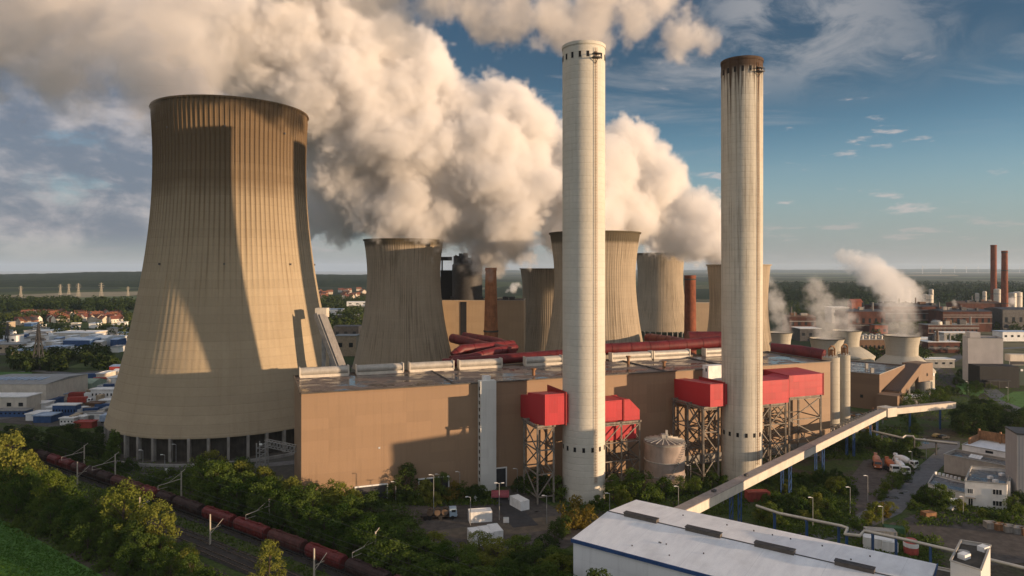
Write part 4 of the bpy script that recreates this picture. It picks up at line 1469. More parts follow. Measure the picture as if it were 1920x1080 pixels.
# scrubland right of the conveyor
for k in range(62):
    px, py = rnd.uniform(1425, 1605), rnd.uniform(900, 985)
    lim = 1000 - (px - 1425) * .12
    if py > lim - 8 or (px > 1560 and py > 945):
        continue
    if px > 1575 and 868 < py < 925:
        continue
    kk = rnd.choice(['lbush', 'bush', 'lbush', 'bush', 'dbush'])
    plant(kk, gnd(px, py), rnd.uniform(2.2, 4.6), {'lbush': "yellow green bush in the scrub right of the conveyor", 'bush': "green bush in the scrub right of the conveyor", 'dbush': "dark bush in the scrub right of the conveyor"}[kk], "bushes in the scrub beside the conveyor")
for k in range(36):
    px, py = rnd.uniform(1520, 1720), rnd.uniform(790, 860)
    if py < 800 + (1660 - px) * .25 or py > 865:
        continue
    kk = rnd.choice(['bush', 'dbush', 'bush'])
    plant(kk, gnd(px, py), rnd.uniform(2.0, 4.5), {'bush': "green bush on rough ground behind the mixer trucks", 'dbush': "dark bush on rough ground behind the mixer trucks"}[kk], "bushes behind the mixer trucks")
for px, py, h, k in ((1690, 900, 3.5, 'bush'), (1675, 912, 4, 'bush'), (1702, 888, 3, 'dbush'), (1660, 925, 3.2, 'lbush'), (1648, 935, 2.8, 'bush'), (1712, 878, 3, 'bush')):
    plant(k, gnd(px, py), h, "bush along the road beside the mixer trucks", "bushes along the works road")
for px, py, h, k in ((1640, 975, 4.5, 'lbush'), (1655, 968, 3.5, 'ybush'), (1628, 985, 3.6, 'lbush'), (1612, 992, 3, 'bush'), (1668, 960, 2.6, 'lbush'), (1690, 995, 2.6, 'bush')):
    plant(k, gnd(px, py), h, "yellowish bush on the corner where road and dark yard meet", "bushes on the road corner")
for px, py, h, k in ((1725, 945, 3.5, 'bush'), (1748, 950, 5, 'broad'), (1762, 948, 5.5, 'bush'), (1778, 955, 3.6, 'bush'), (1800, 958, 3, 'lbush'), (1900, 960, 4, 'bush'), (1915, 955, 4.5, 'dbush'), (1845, 972, 2.2, 'lbush'), (1865, 975, 2, 'bush'), (1885, 978, 2.2, 'bush'), (1735, 935, 3.4, 'dbush'), (1715, 955, 2.5, 'bush')):
    plant(k, gnd(px, py), h, "bush round the white office building", "bushes round the white offices")
for k in range(26):
    px = rnd.uniform(1780, 1960)
    py = rnd.uniform(798, 822)
    plant('dark', gnd(px, py), rnd.uniform(8, 11), "dark tree in the clump behind the rusty walled works", "trees behind the rusty walled works", 1.15)
for px, py, h, k in ((1700, 775, 9, 'broad'), (1722, 772, 10, 'broad'), (1745, 765, 9, 'dark'), (1762, 760, 8, 'broad'), (1690, 782, 6, 'dark'), (1775, 750, 7, 'dark'), (1830, 738, 7, 'dark'), (1818, 742, 6, 'broad')):
    plant(k, gnd(px, py), h, "tree beside the rails right of the brown sloping gallery", "trees right of the sloping gallery")
for k in range(20):
    plant(rnd.choice(['bush', 'dbush']), gnd(rnd.uniform(1750, 1860), rnd.uniform(700, 770)), rnd.uniform(3, 5), "bush on the rough ground along the rails", "bushes along the right rails")
for kind in PROTO:
    for o in PROTO[kind]:
        if o.name not in USED:
            for ch in list(o.children):
                bpy.data.objects.remove(ch)
            bpy.data.objects.remove(o)
# low undergrowth
q = []
rnd = random.Random(8)
def tufts(n, region, s):
    (x0, x1, y0, y1) = region
    for _ in range(n):
        p = gnd(rnd.uniform(x0, x1), rnd.uniform(y0, y1))
        for k in range(4):
            r = p + Vector((rnd.gauss(0, .8), rnd.gauss(0, .8), rnd.uniform(.1, .7) * s))
            q.append(leaf_quad(rnd, r, .42 * s))
for reg, n in (((1420, 1600, 895, 985), 2200), ((1500, 1720, 800, 862), 1300), ((1060, 1400, 905, 965), 1800), ((700, 930, 925, 948), 900), ((330, 760, 930, 1075), 0), ((1720, 1930, 930, 985), 900), ((200, 480, 880, 960), 1500), ((1600, 1760, 1005, 1080), 900), ((1420, 1590, 985, 1010), 400), ((1700, 1900, 690, 790), 700)):
    tufts(n, reg, 1.0)
for i in range(5200):
    p, a = rail_at(rnd.uniform(120, 420), rnd.choice([rnd.uniform(19.4, 32.5), rnd.uniform(19.4, 32.5), rnd.uniform(3.2, 6.2), -rnd.uniform(3.4, 26)]))
    for k in range(3):
        q.append(leaf_quad(rnd, p + Vector((rnd.gauss(0, .7), rnd.gauss(0, .7), rnd.uniform(.05, .5))), .40))
mq = []
for _ in range(9000):
    px, py = rnd.uniform(-20, 260), rnd.uniform(975, 1085)
    if py < 972 + (px * .57) + 4:
        continue
    p = gnd(px, py)
    n = Vector((rnd.gauss(0, .5), rnd.gauss(0, .5), 1))
    mq.append(leaf_quad(rnd, p + Vector((0, 0, rnd.uniform(.05, .16))), rnd.uniform(.15, .38), n))
mo = bpy.data.objects.new("meadow_grass", quads_mesh("meadow_grass", mq, leaf_material("meadow_blade", (0.035, 0.085, 0.012), (0.085, 0.17, 0.028))))
COL.objects.link(mo)
tag(mo, "short green grass of the meadow in the lower left corner", "grass", None, 'stuff')
ob = bpy.data.objects.new("undergrowth", quads_mesh("undergrowth", q, LEAF))
COL.objects.link(ob)
tag(ob, "rough undergrowth on the banks and waste ground", "undergrowth", None, 'stuff')
# ---------------------------------------------------------------- railway: bed, rails, train, masts
def rail_strip(name, off, w, mat, z, s0=0, s1=560):
    pts = [rail_at(s, off)[0] for s in range(s0, s1, 12)]
    return strip(name, pts, w, mat, z)


rail_strip("railway_bed", 0, 5.0, BALLAST, 0.10)
rail_strip("railway_bed", 10.0, 7.2, BALLAST, 0.10)
rail_strip("railway_bed", 17.4, 3.4, BALLAST, 0.10)
SLEEP = surf("track_sleepers", (0.030, 0.026, 0.022), (0.055, 0.046, 0.040), 2.0)
for i, off in enumerate((0, 8.1, 11.9, 17.4)):
    rail_strip("railway_track", off, 2.5, SLEEP, 0.16)
    m = MB()
    for k in (-0.75, 0.75):
        pts = [rail_at(s, off + k)[0] + Vector((0, 0, 0.26)) for s in range(60, 540, 12)]
        for a, b in zip(pts, pts[1:]):
            m.beam(a, b, 0.12, 0.2)
    t = m.build("railway_rails", plain("worn_rail_steel", (0.20, 0.17, 0.15), 0.35, 0.7, 0.15) if i == 0 else MATS["worn_rail_steel"])
    tag(t, kind='structure')
rail_strip("trackside_grass", 4.5, 3.6, surf("trackside_turf", (0.040, 0.058, 0.016), (0.085, 0.095, 0.032), 0.6), 0.05)

WAG = {'red': plain("oxide_red_paint", (0.135, 0.022, 0.021), 0.55, 0, 0.35, 0.6),
       'brown': plain("rust_brown_paint", (0.080, 0.026, 0.022), 0.65, 0, 0.35, 0.6),
       'dark': plain("grimy_dark_paint", (0.042, 0.022, 0.020), 0.7, 0, 0.35, 0.6)}
UNDER = plain("grimy_underframe", (0.028, 0.024, 0.022), 0.8, 0, 0.3)


def make_wagon(L, paint):
    t = bpy.data.objects.new("hopper_wagon", None)
    COL.objects.link(t)
    h = L / 2 - 0.6
    m = MB()
    prof = [(-1.0, 1.15), (-1.42, 1.9), (-1.45, 3.0), (-1.2, 3.55), (-0.65, 3.95), (0, 4.08), (0.65, 3.95), (1.2, 3.55), (1.45, 3.0), (1.42, 1.9), (1.0, 1.15)]
    secs = [(-h, .86), (-h + .5, 1.0), (h - .5, 1.0), (h, .86)]
    rows = []
    for x, k in secs:
        rows.append([m.bm.verts.new((x, y * k, 1.15 + (z - 1.15) * (k * .7 + .3))) for y, z in prof])
    for a, b in zip(rows, rows[1:]):
        for i in range(len(prof)):
            j = (i + 1) % len(prof)
            m.bm.faces.new((a[i], a[j], b[j], b[i]))
    m.bm.faces.new(rows[0])
    m.bm.faces.new(rows[-1][::-1])
    n = int(L / 1.5)
    for i in range(1, n):
        x = -h + 2 * h * i / n
        for sd in (-1, 1):
            m.beam((x, sd * 1.46, 1.7), (x, sd * 1.49, 3.0), 0.12)
    m.build("body", WAG[paint], t)
    m = MB()
    m.box((0, 0, 4.12), (2 * h - 1.2, 0.5, 0.08))
    for x in (-h * .5, h * .5):
        m.box((x, 0, 4.2), (1.4, 0.7, 0.18))
    m.build("roof_walk", WAG[paint], t)
    m = MB()
    m.box((0, 0, 0.98), (L - 0.7, 2.2, 0.28))
    for x in (-L / 2 + .15, L / 2 - .15):
        for y in (-.85, .85):
            m.tube([(x - .2, y, 1.0), (x + .2, y, 1.0)], 0.2, 8)
    for x in (-h + .1, h - .1):
        for y in (-1.3, -.9):
            m.beam((x, y, 1.1), (x, y, 3.7), 0.07)
    m.build("underframe", UNDER, t)
    ax = [-L * .36, L * .36] if L < 10 else [-L * .40, -L * .27, L * .27, L * .40]
    for x in ax:
        m = MB()
        for y in (-.78, .78):
            m.tube([(x, y - .07, .78), (x, y + .07, .78)], 0.44, 14)
        m.tube([(x, -.75, .78), (x, .75, .78)], 0.08, 6)
        m.build("wheelset", UNDER, t)
    return t


PW = {}
rnd = random.Random(5)
S_NEAR = 400.0
long_seq = ['dark', 'red', 'brown', 'red', 'dark', 'brown', 'red', 'brown', 'dark', 'red', 'brown']
short_seq = ['red', 'dark', 'brown', 'dark', 'brown', 'red', 'red', 'brown', 'brown', 'dark', 'red', 'dark', 'brown', 'red', 'dark', 'dark', 'brown', 'red', 'red']
def s_of_px(px, z=2.5):
    best = min(range(600, 5400), key=lambda i: abs(960 + rail_at(i / 10)[0].x / rail_at(i / 10)[0].y * FOC - px))
    return best / 10
s_split = s_of_px(328)
order = []
s = s_split
ordl = ['dark', 'red', 'red', 'brown', 'red', 'dark', 'brown', 'red', 'brown']
NAMEW = {'red': 'bright oxide red', 'brown': 'rusty brown', 'dark': 'grimy dark'}
for i, c in enumerate(ordl):
    order.append((s + 7.1, 13.9, c, "long %s hopper wagon of the near coal train%s" % (NAMEW[c], (", next to the short wagons" if i == 0 else ", second of the long ones" if i == 1 else ", third of the long ones" if i == 2 else ""))))
    s += 14.4
s = s_split
shorts = ['dark', 'red', 'brown', 'brown', 'dark', 'dark', 'brown', 'red', 'red', 'dark', 'dark', 'dark', 'red', 'red', 'dark']
for i, c in enumerate(shorts):
    order.append((s - 4.4, 8.3, c, "short %s hopper wagon in the rear half of the coal train" % NAMEW[c]))
    s -= 8.8
for sc, L, c, lab in order:
    p, a = rail_at(sc)
    p = p + Vector((0, 0, 0.02))
    key = (L, c)
    if key in PW:
        o = dup(PW[key], p, a, lab)
    else:
        o = make_wagon(L, c)
        PW[key] = o
        o.location, o.rotation_euler = p, (0, 0, a)
    tag(o, lab, "railway wagon", "hopper wagons of the coal train")

MASTM = plain("pale_mast_concrete", (0.42, 0.38, 0.31), 0.7, 0, 0.15)


def mast(px, py, side, label, h=8.2, boom=7.0, z=0.0):
    """Overhead line mast with a cantilever; side = +1 arm towards the camera."""
    p = gnd(px, py)
    t = thing("catenary_mast", p, label, "rail mast", "overhead line masts along the railway")
    _, a = rail_at(250)
    n = Vector((sin(a), -cos(a), 0)) * side
    n = n if (n.y < 0) == (side > 0) else -n
    MB().tube([p, p + Vector((0, 0, h))], [0.26, 0.18], 8).build("pole", MASTM, t, smooth=True)
    m = MB()
    if side < 0:
        m.beam(p + Vector((0, 0, h * .35)), p + n * boom + Vector((0, 0, h * .72)), 0.11)
        m.beam(p + Vector((0, 0, h * .5)), p + n * boom * .8 + Vector((0, 0, h * .52)), 0.09)
        m.build("arm", MASTM, t)
        return p, n, boom, h
    m.beam(p + Vector((0, 0, h - 0.3)), p + n * -1.2 + Vector((0, 0, h + 0.5)), 0.14)
    m.beam(p + Vector((0, 0, h * .74)), p + n * boom + Vector((0, 0, h * .70)), 0.15)
    m.beam(p + Vector((0, 0, h * .95)), p + n * boom * .55 + Vector((0, 0, h * .72)), 0.09)
    m.beam(p + n * boom + Vector((0, 0, h * .70)), p + n * boom + Vector((0, 0, h * .56)), 0.1)
    m.beam(p + n * boom * .6 + Vector((0, 0, h * .57)), p + n * boom + Vector((0, 0, h * .58)), 0.08)
    m.build("arm", MASTM, t)
    return p, n, boom, h


def lamp(px, py, h, label, arms=1, group="lamp posts on the works site", m_=None):
    p = gnd(px, py)
    t = thing("lamp_post", p, label, "lamp post", group)
    MB().tube([p, p + Vector((0, 0, h))], [0.11, 0.07], 8).build("pole", m_ or STEEL, t, smooth=True)
    m = MB()
    for k in range(arms):
        d = Vector((-1 if k == 0 else 1, -.2, 0))
        m.beam(p + Vector((0, 0, h - .05)), p + d * .8 + Vector((0, 0, h + .15)), 0.08)
        m.box(p + d * .95 + Vector((0, 0, h + .15)), (0.75, 0.3, 0.14), 0.2)
    m.build("lamp_head", WHITE, t)


far = [mast(158, 880, 1, "sunlit mast with a long arm at the rear of the train"), mast(340, 936, 1, "mast with slim bracket beyond the middle of the train"),
       mast(505, 992, 1, "mast with double bracket in front of the tree belt"), mast(704, 1064, 1, "mast with bracket near the bottom edge beyond the train"), mast(216, 899, 1, "dim mast just left of the cone shaped tree's foot")]
nearm = [mast(145, 910, -1, "sunlit mast between the tracks and the rear wagons", 7.4, 3.5), mast(262, 972, -1, "sunlit mast half hidden by trackside trees", 7.4, 3.5),
         mast(394, 1022, -1, "sunlit bare looking mast between tracks and camera", 7.6, 3.5), mast(589, 1094, -1, "sunlit mast top at the photo's bottom edge", 7.6, 3.5)]
t = thing("overhead_wires", rail_at(250)[0], "thin overhead wires strung above the railway tracks", "wires")
m = MB()
for off, z in ((0, 5.9), (0, 7.1), (8.6, 5.9), (8.6, 7.1), (-4.2, 8.6)):
    pts = [rail_at(s, off)[0] + Vector((0, 0, z + (.35 * abs(sin((s - 60) * pi / 48)) if z > 6.5 else 0))) for s in range(60, 500, 12)]
    m.tube(pts, 0.028, 4, False)
m.build("wire", DSTEEL, t)
# signal boxes beside the line
for px, py, lab in ((314, 892, "small white sign board beyond the train"), (275, 938, "small pale relay box beside the tracks")):
    p = gnd(px, py)
    t = thing("trackside_box" if py > 900 else "sign_board", p, lab, "box" if py > 900 else "sign")
    MB().box(p + Vector((0, 0, 1.5 if py < 900 else .5)), (1.3, .3, 1.8) if py < 900 else (.9, .7, 1.0)).build("panel", WHITE, t)
    m = MB()
    m.box(p + Vector((0, 0.2, 0.5)), (.12, .12, 1.2))
    m.build("post", STEEL, t)

LAMPS = [(268, 880, 6.5), (309, 893, 7), (330, 868, 6.5), (742, 942, 6), (813, 965, 11), (824, 930, 6.5), (862, 925, 6.5), (882, 985, 7.5), (970, 922, 7), (1025, 982, 7.5),
         (1143, 962, 5.5), (1272, 955, 6.5), (1295, 905, 5.5), (1357, 945, 5), (1524, 990, 8), (1594, 968, 8), (1627, 940, 7.5), (1737, 860, 7), (1710, 880, 6), (1762, 800, 9), (1655, 985, 5), (1806, 965, 5), (1815, 740, 7), (1890, 752, 7)]
LDESC = ["on the bank left of the great tower's columns", "nearest the white sign beyond the train", "against the great tower's dark columns", "before the hall's left wide door", "tall, between hall wall and parked truck", "before the hall's second door",
         "left of the white stair tower", "beside the three white containers", "at the left trestle's foot", "standing along the dirt path right of the yard", "at the clean stack's right foot", "in front of the round tank", "sunlit, beside the round tank", "by the sooty stack's foot",
         "in the scrub right of the conveyor, nearest the conveyor", "in the scrub, midway to the mixer trucks", "at the gravel by the works road", "beyond the mixer trucks by the road bend", "right of the mixer trucks", "tall, before the end of the conveyor", "at the yellowish bush on the road corner", "before the white office door", "along the far right rails", "beside the far right road"]
for (px, py, h), ds in zip(LAMPS, LDESC):
    lamp(px, py, h, "slim lamp post " + ds)
lamp(936, 975, 10, "double headed lamp post right of the white cabin in the yard", 2)
# ---------------------------------------------------------------- white warehouse in the foreground
WU = Vector((0.8090, -0.5878, 0))      # along the warehouse
WV = Vector((0.5878, 0.8090, 0))       # into the picture
WA = at(1075, 1010, 143.8); WA.z = 0
WL, WW, WH = 62.0, 29.7, 12.0


def wp(u, v, z=0):
    p = WA + WU * u + WV * v
    return Vector((p.x, p.y, z))


WROOF = None
def ribbed_roof():
    m, N = mat_nodes("white_ribbed_roof")
    p = N.n('ShaderNodeTexCoord').outputs['Object']
    a = N.v('DOT_PRODUCT', p, tuple(WU))
    b = N.v('DOT_PRODUCT', p, tuple(WV))
    rib = N.m('SINE', N.m('MULTIPLY', a, 2 * pi / 0.9))
    sh = N.ss(N.m('FRACT', N.m('DIVIDE', a, 11.5)), 0.012, 0.0)
    n1 = N.noise(N.comb(N.m('MULTIPLY', a, 0.5), N.m('MULTIPLY', b, 0.12), 0), 1.0, 6, 0.65)
    n2 = N.noise(p, 0.12, 4, 0.6)
    c = N.mix(N.ss(n1, 0.35, 0.7), (0.82, 0.83, 0.84), (0.70, 0.71, 0.73))
    c = N.mix(N.m('MULTIPLY', N.ss(n2, .45, .7), .35), c, (0.50, 0.50, 0.49))
    c = N.mix(N.m('MULTIPLY', sh, .35), c, (0.3, 0.3, 0.3))
    finish(N, c, 0.5, 0.0, None, 0.012, 0.4)
    return m


WROOF = ribbed_roof()
t = thing("warehouse", wp(0, 0), "white warehouse with pale ribbed roof, dark ridge vents and blue eaves band", "warehouse")
RI = 1.3
vr = 15.5
m = MB()
m.prism([wp(0, 0), wp(WL, 0), wp(WL, WW), wp(0, WW)], 0, WH - 0.02, top=False)
g = [m.bm.verts.new(q) for q in (wp(0, 0, WH - .02), wp(0, vr, WH + RI - .06), wp(0, WW, WH - .02))]
m.bm.faces.new(g)
g = [m.bm.verts.new(q) for q in (wp(WL, 0, WH - .02), wp(WL, vr, WH + RI - .06), wp(WL, WW, WH - .02))]
m.bm.faces.new(g)
m.build("wall", cladding("white_sheet_cladding", (0.76, 0.77, 0.78), WU, 0.8, 6, 4, 0.06), t)
m = MB()
m.face([wp(-.25, -.3, WH + .05), wp(WL + .25, -.3, WH + .05), wp(WL + .25, vr, WH + RI), wp(-.25, vr, WH + RI)])
m.face([wp(-.25, vr, WH + RI), wp(WL + .25, vr, WH + RI), wp(WL + .25, WW + .3, WH), wp(-.25, WW + .3, WH)])
rf = m.build("roof", WROOF, t)
m = MB()
m.beam(wp(-.2, vr, WH + RI + .05), wp(WL + .2, vr, WH + RI + .05), 0.3, 0.12)
m.build("ridge_cap", DSTEEL, rf)
m = MB()
m.beam(wp(-.3, -.42, WH - .25), wp(WL + .3, -.42, WH - .25), 0.22, 0.75)
m.beam(wp(WL + .35, -.3, WH - .25), wp(WL + .35, WW + .3, WH - .25), 0.22, 0.75)
m.build("eaves_band", plain("blue_eaves_metal", (0.030, 0.075, 0.20), 0.45), t)
for a, b in ((1172, 1233), (1287, 1352), (1416, 1490), (1566, 1640)):
    m = MB()
    def uv(px):
        tt = (px - 960.0) / FOC
        o = wp(0, vr)
        return (tt * o.y - o.x) / (WU.x - tt * WU.y)
    ua, ub = uv(a), uv(b)
    z = WH + RI
    m.prism([wp(ua, vr - .65), wp(ub, vr - .65), wp(ub, vr + .65), wp(ua, vr + .65)], z - .2, z + .7)
    rv = m.build("ridge_vent", plain("grimy_vent_metal", (0.10, 0.085, 0.07), 0.6) if a == 1172 else MATS["grimy_vent_metal"], t)
    m = MB()
    for k in range(3):
        m.beam(wp(ua - .1, vr - .55 + k * .55, z + .78), wp(ub + .1, vr - .55 + k * .55, z + .78), 0.38, 0.1)
    m.build("vent_hood", DSTEEL, rv)
rnd = random.Random(3)
for k in range(16):
    u, v = rnd.uniform(3, WL - 3), rnd.choice([3, 7, 20, 25])
    z = WH + RI * (v / vr if v < vr else (WW - v) / (WW - vr))
    MB().box(wp(u, v, z + .12), (.22, .22, .3)).build("roof_pin", DSTEEL, rf)

# ---------------------------------------------------------------- long cream conveyor gallery
t = thing("conveyor_bridge", gx(1410, 187), "long cream enclosed conveyor gallery on blue legs rising to a bend at the right", "conveyor gallery")
ca, cb, cc = at(1316, 944, 172), at(1660, 779, 283), at(1787, 766, 297)
cb = Vector((cb.x, cb.y, ca.z)); cc = Vector((cc.x, cc.y, ca.z))
for i, (a, b) in enumerate(((ca, cb), (cb, cc))):
    d = (b - a).normalized()
    a2 = a - d * (12 if i == 0 else 0)
    MB().beam(a2, b, 2.6, 2.4).build("gallery", CREAM, t)
    MB().beam(a2 + Vector((0, 0, 1.3)), b + Vector((0, 0, 1.3)), 2.9, 0.2).build("roof", plain("pinkish_gallery_roof", (0.30, 0.255, 0.225), 0.6) if i == 0 else MATS["pinkish_gallery_roof"], t)
    m = MB()
    L = (b - a).length
    for k in range(1, int(L / 9)):
        q = a + d * k * 9
        m.beam(q - d * .04, q + d * .04, 2.64, 2.44)
    m.build("sheet_joint", CREAM, t)
MB().box(cb + Vector((0.5, -.3, .2)), (5.5, 5.0, 3.6), radians(25)).build("transfer_box", CREAM, t)
for q in (0.12, 0.34, 0.52, 0.72, 0.9):
    p = ca.lerp(cb, q)
    m = MB()
    d = (cb - ca).normalized()
    n = Vector((d.y, -d.x, 0))
    for sd in (-1, 1):
        for e in (-1, 1):
            m.beam(p + n * 1.2 * sd + d * 0.9 * e - Vector((0, 0, p.z)), p + n * 1.2 * sd + d * 0.9 * e - Vector((0, 0, 1.3)), 0.28)
        for k in range(3):
            z0, z1 = k * 2.4, k * 2.4 + 2.4
            m.beam(p + n * 1.2 * sd - d * .9 + Vector((0, 0, z0 - p.z)), p + n * 1.2 * sd + d * .9 + Vector((0, 0, z1 - p.z)), 0.16)
    m.build("leg", BLUE, t)
for q in (0.35, 0.8):
    p = cb.lerp(cc, q)
    MB().beam((p.x, p.y, 0), p - Vector((0, 0, 1.3)), 0.6).build("leg", BLUE, t)
for px, py in ((1330, 935), (1372, 912)):
    q = ca.lerp(cb, (px - 1316) / 344.0)
    MB().box(q + Vector((0, 0, 1.75)), (1.2, .8, .5), .7).build("roof_hatch", DSTEEL, t)
# darker open belt conveyor running just behind it
t = thing("belt_conveyor", gx(1600, 292), "dark open belt conveyor behind the cream gallery near the silos", "conveyor")
a, b = at(1545, 812, 272), at(1655, 768, 305)
m = MB()
m.beam(a, b, 2.6, 0.5)
for sd in (-1.2, 1.2):
    m.beam(a + Vector((sd * .6, -sd * .6, .9)), b + Vector((sd * .6, -sd * .6, .9)), 0.2)
m.build("belt", DSTEEL, t)
for q in range(9):
    p = a.lerp(b, q / 8)
    MB().beam((p.x, p.y, 0), p, .5).build("leg", STEEL, t)
m = MB()
for q in range(20):
    p = a.lerp(b, (q + .5) / 20)
    m.box(p + Vector((0, -.3, .6)), (.5, 1.6, .7), .7)
m.build("roller", GALV, t)
# tangle of pipework by the silos' feet
t = thing("pipe_rack", gx(1600, 300), "tangled rusty pipework and plant at the feet of the silos", "pipework")
rnd = random.Random(9)
for k in range(46):
    m = MB()
    p = gx(rnd.uniform(1560, 1645), rnd.uniform(285, 318), rnd.uniform(.5, 5.5))
    if rnd.random() < .55:
        m.tube([p, p + Vector((rnd.uniform(-5, 5), rnd.uniform(-5, 5), 0))], rnd.uniform(.15, .4), 7)
    else:
        m.tube([p, Vector((p.x, p.y, 0))], rnd.uniform(.15, .35), 7)
    m.build("pipe", RUST, t)
for k in range(12):
    p = gx(rnd.uniform(1562, 1640), rnd.uniform(285, 315))
    MB().box(p + Vector((0, 0, 1.4)), (rnd.uniform(1.5, 4), rnd.uniform(1.5, 3), 2.8), rnd.uniform(0, 1)).build("plant_box", STEEL, t)

# ---------------------------------------------------------------- pipe bridge across the bottom right
def pipe_bridge(label, pts, r, posts, mat, post_m):
    t = thing("pipe_bridge", (pts[0].x, pts[0].y, 0), label, "pipe bridge")
    MB().tube(pts, r, 10).build("pipe", mat, t, smooth=True)
    MB().tube([p + Vector((.35, .5, -.45)) for p in pts], r * .7, 8).build("pipe", STEEL, t, smooth=True)
    for q in posts:
        i = int(q)
        p = pts[i].lerp(pts[min(i + 1, len(pts) - 1)], q - i)
        m = MB()
        m.beam((p.x, p.y, 0), p - Vector((0, 0, r)), 0.35)
        m.beam((p.x + .5, p.y + .6, 0), p + Vector((.5, .6, -r - .3)), 0.35)
        m.beam(p + Vector((-.4, -.5, -r - .1)), p + Vector((.9, 1.0, -r - .1)), 0.3)
        m.build("post", post_m, t)


def pz(px, py, z):
    return at(px, py, (CAM_H - z) * FOC / (py - HOR))


Z = 6.0
pipe_bridge("pale pipe bridge with a step on blue posts crossing behind the white warehouse", [pz(1418, 948, Z), pz(1460, 962, Z), pz(1578, 986, Z), pz(1589, 990, Z), pz(1584, 1001, Z), pz(1612, 1004, Z), pz(1620, 995, Z), pz(1700, 1012, Z), pz(1790, 1033, Z), pz(1950, 1072, Z)],
            0.32, (0.8, 1.45, 1.95, 3.5, 6.2, 6.75, 7.5, 8.3), CREAM, BLUE)
pipe_bridge("thin pipe bridge beyond the mixer trucks with a square loop", [pz(1635, 808, 5), pz(1680, 818, 5), pz(1692, 821, 5), pz(1698, 817, 5), pz(1712, 818, 5), pz(1716, 823, 5), pz(1795, 832, 5)], 0.35, (0.4, 1.0, 4.5, 5.5), CREAM, DSTEEL)

# small roof tower at the bottom right
A, B_, C_, D_ = [pz(x, y, 16.0) for x, y in ((1782, 1051), (1839, 1069), (1857, 1022), (1802, 1013))]
t = poly_building("lift_tower", "white boxy tower with dark roof and two hoods near the bottom right corner", "building", [A, B_, C_, D_], 16.0, cladding("white_tower_render", (0.60, 0.59, 0.57), WU, 1.2, 3, 3, 0.06), DARK_C, None, .6)
cen = (A + B_ + C_ + D_) / 4
for q, s_ in ((A.lerp(C_, .33), (1.9, 1.3, .9)), (C_.lerp(A, .18), (1.9, 1.3, .9))):
    MB().box((q.x, q.y, 15.9), s_, .5).build("roof_hood", WHITE, t)
MB().beam((cen.x, cen.y, 15.6), (cen.x + .6, cen.y + 2.2, 15.6), .3).build("roof_pipe", plain("ochre_pipe", (.45, .27, .06)), t)
MB().lathe(Vector(((A.x + D_.x) / 2 + 1.3, (A.y + D_.y) / 2 - .3, 0)), [(.95, 15.4), (.95, 15.9)], 20).build("roof_tank", STEEL, t)
# low building beside it
A, B_, C_, D_ = [pz(x, y, 6.0) for x, y in ((1735, 1085), (1800, 1105), (1815, 1075), (1752, 1062))]
poly_building("pump_house", "low flat building touching the white boxy tower's left foot", "building", [A, B_, C_, D_], 6, WHITE, DARK_C)

# ---------------------------------------------------------------- white office building
RENDER = plain("white_render", (0.74, 0.72, 0.69), 0.8, 0, 0.12, 0.25)
BEIGE = plain("beige_render", (0.40, 0.355, 0.31), 0.8, 0, 0.15, 0.25)
f0, f1 = gnd(1809, 950), gnd(1888, 957)
ud = (f1 - f0).normalized()
b1 = f1 + Vector((0.62, 0.78, 0)) * 19
b0 = f0 + Vector((0.62, 0.78, 0)) * 19
t = poly_building("office_building", "white two storey flat roofed offices with dark windows and a puddled roof", "office", [f0, f1, b1, b0], 7.4, RENDER, FELT, None, 1.0)


def win(t, a, b, q0, q1, z0, z1, nrm, mull=3):
    d = b - a
    c = a + d * (q0 + q1) / 2
    L = d.length * (q1 - q0)
    ang = atan2(d.y, d.x)
    o = MB().box((c.x + nrm.x * .04, c.y + nrm.y * .04, (z0 + z1) / 2), (L, .12, z1 - z0), ang).build("window", GLASS, t)
    m = MB()
    for k in range(mull + 1):
        p = c + d.normalized() * (-L / 2 + L * k / mull)
        m.box((p.x + nrm.x * .12, p.y + nrm.y * .12, (z0 + z1) / 2), (.09, .1, z1 - z0), ang)
    for z in (z0, z1):
        m.box((c.x + nrm.x * .13, c.y + nrm.y * .13, z), (L + .12, .1, .1), ang)
    m.build("frame", WHITE, o)


nf = Vector((ud.y, -ud.x, 0))
for q0, q1, z0, z1 in ((.06, .19, 3.9, 5.3), (.66, .88, 4.2, 5.7), (.66, .88, 1.0, 2.5)):
    win(t, f0, f1, q0, q1, z0, z1, nf)
win(t, f0, f1, .08, .19, .05, 2.6, nf, 2)
MB().box(f0 + ud * 1.3 + nf * .6 + Vector((0, 0, 2.85)), (2.2, 1.2, .15), atan2(ud.y, ud.x)).build("door_canopy", GREY_C, t)
sd = (b1 - f1).normalized()
ns = Vector((sd.y, -sd.x, 0))
for q in (.2, .42, .64, .86):
    p = f1 + sd * 19 * q
    MB().box((p.x + ns.x * .3, p.y + ns.y * .3, 3.7), (.5, .6, 7.3), atan2(sd.y, sd.x)).build("pilaster", RENDER, t)
for q, r in ((.55, .45), (.7, .25), (.8, .7)):
    p = f0 + (f1 - f0) * q + Vector((.62, .78, 0)) * 19 * r
    MB().box((p.x, p.y, 6.9), (1.3, 1.0, .8), .3).build("roof_light", WHITE, t)
l0 = gnd(1740, 929)
lb = l0 + Vector((.62, .78, 0)) * 12
lf = f0 + Vector((.62, .78, 0)) * 1.0
t2 = poly_building("office_annex", "low white flat roofed annex joined to the white offices on their left", "office", [l0, lf - ud * .03, lf - ud * .03 + Vector((.62, .78, 0)) * 12, lb], 3.6, RENDER, FELT, None, .5)
dl = (lf - l0)
nl = Vector((dl.y, -dl.x, 0)).normalized()
win(t2, l0, lf, .38, .60, 1.2, 2.7, nl)
m = MB()
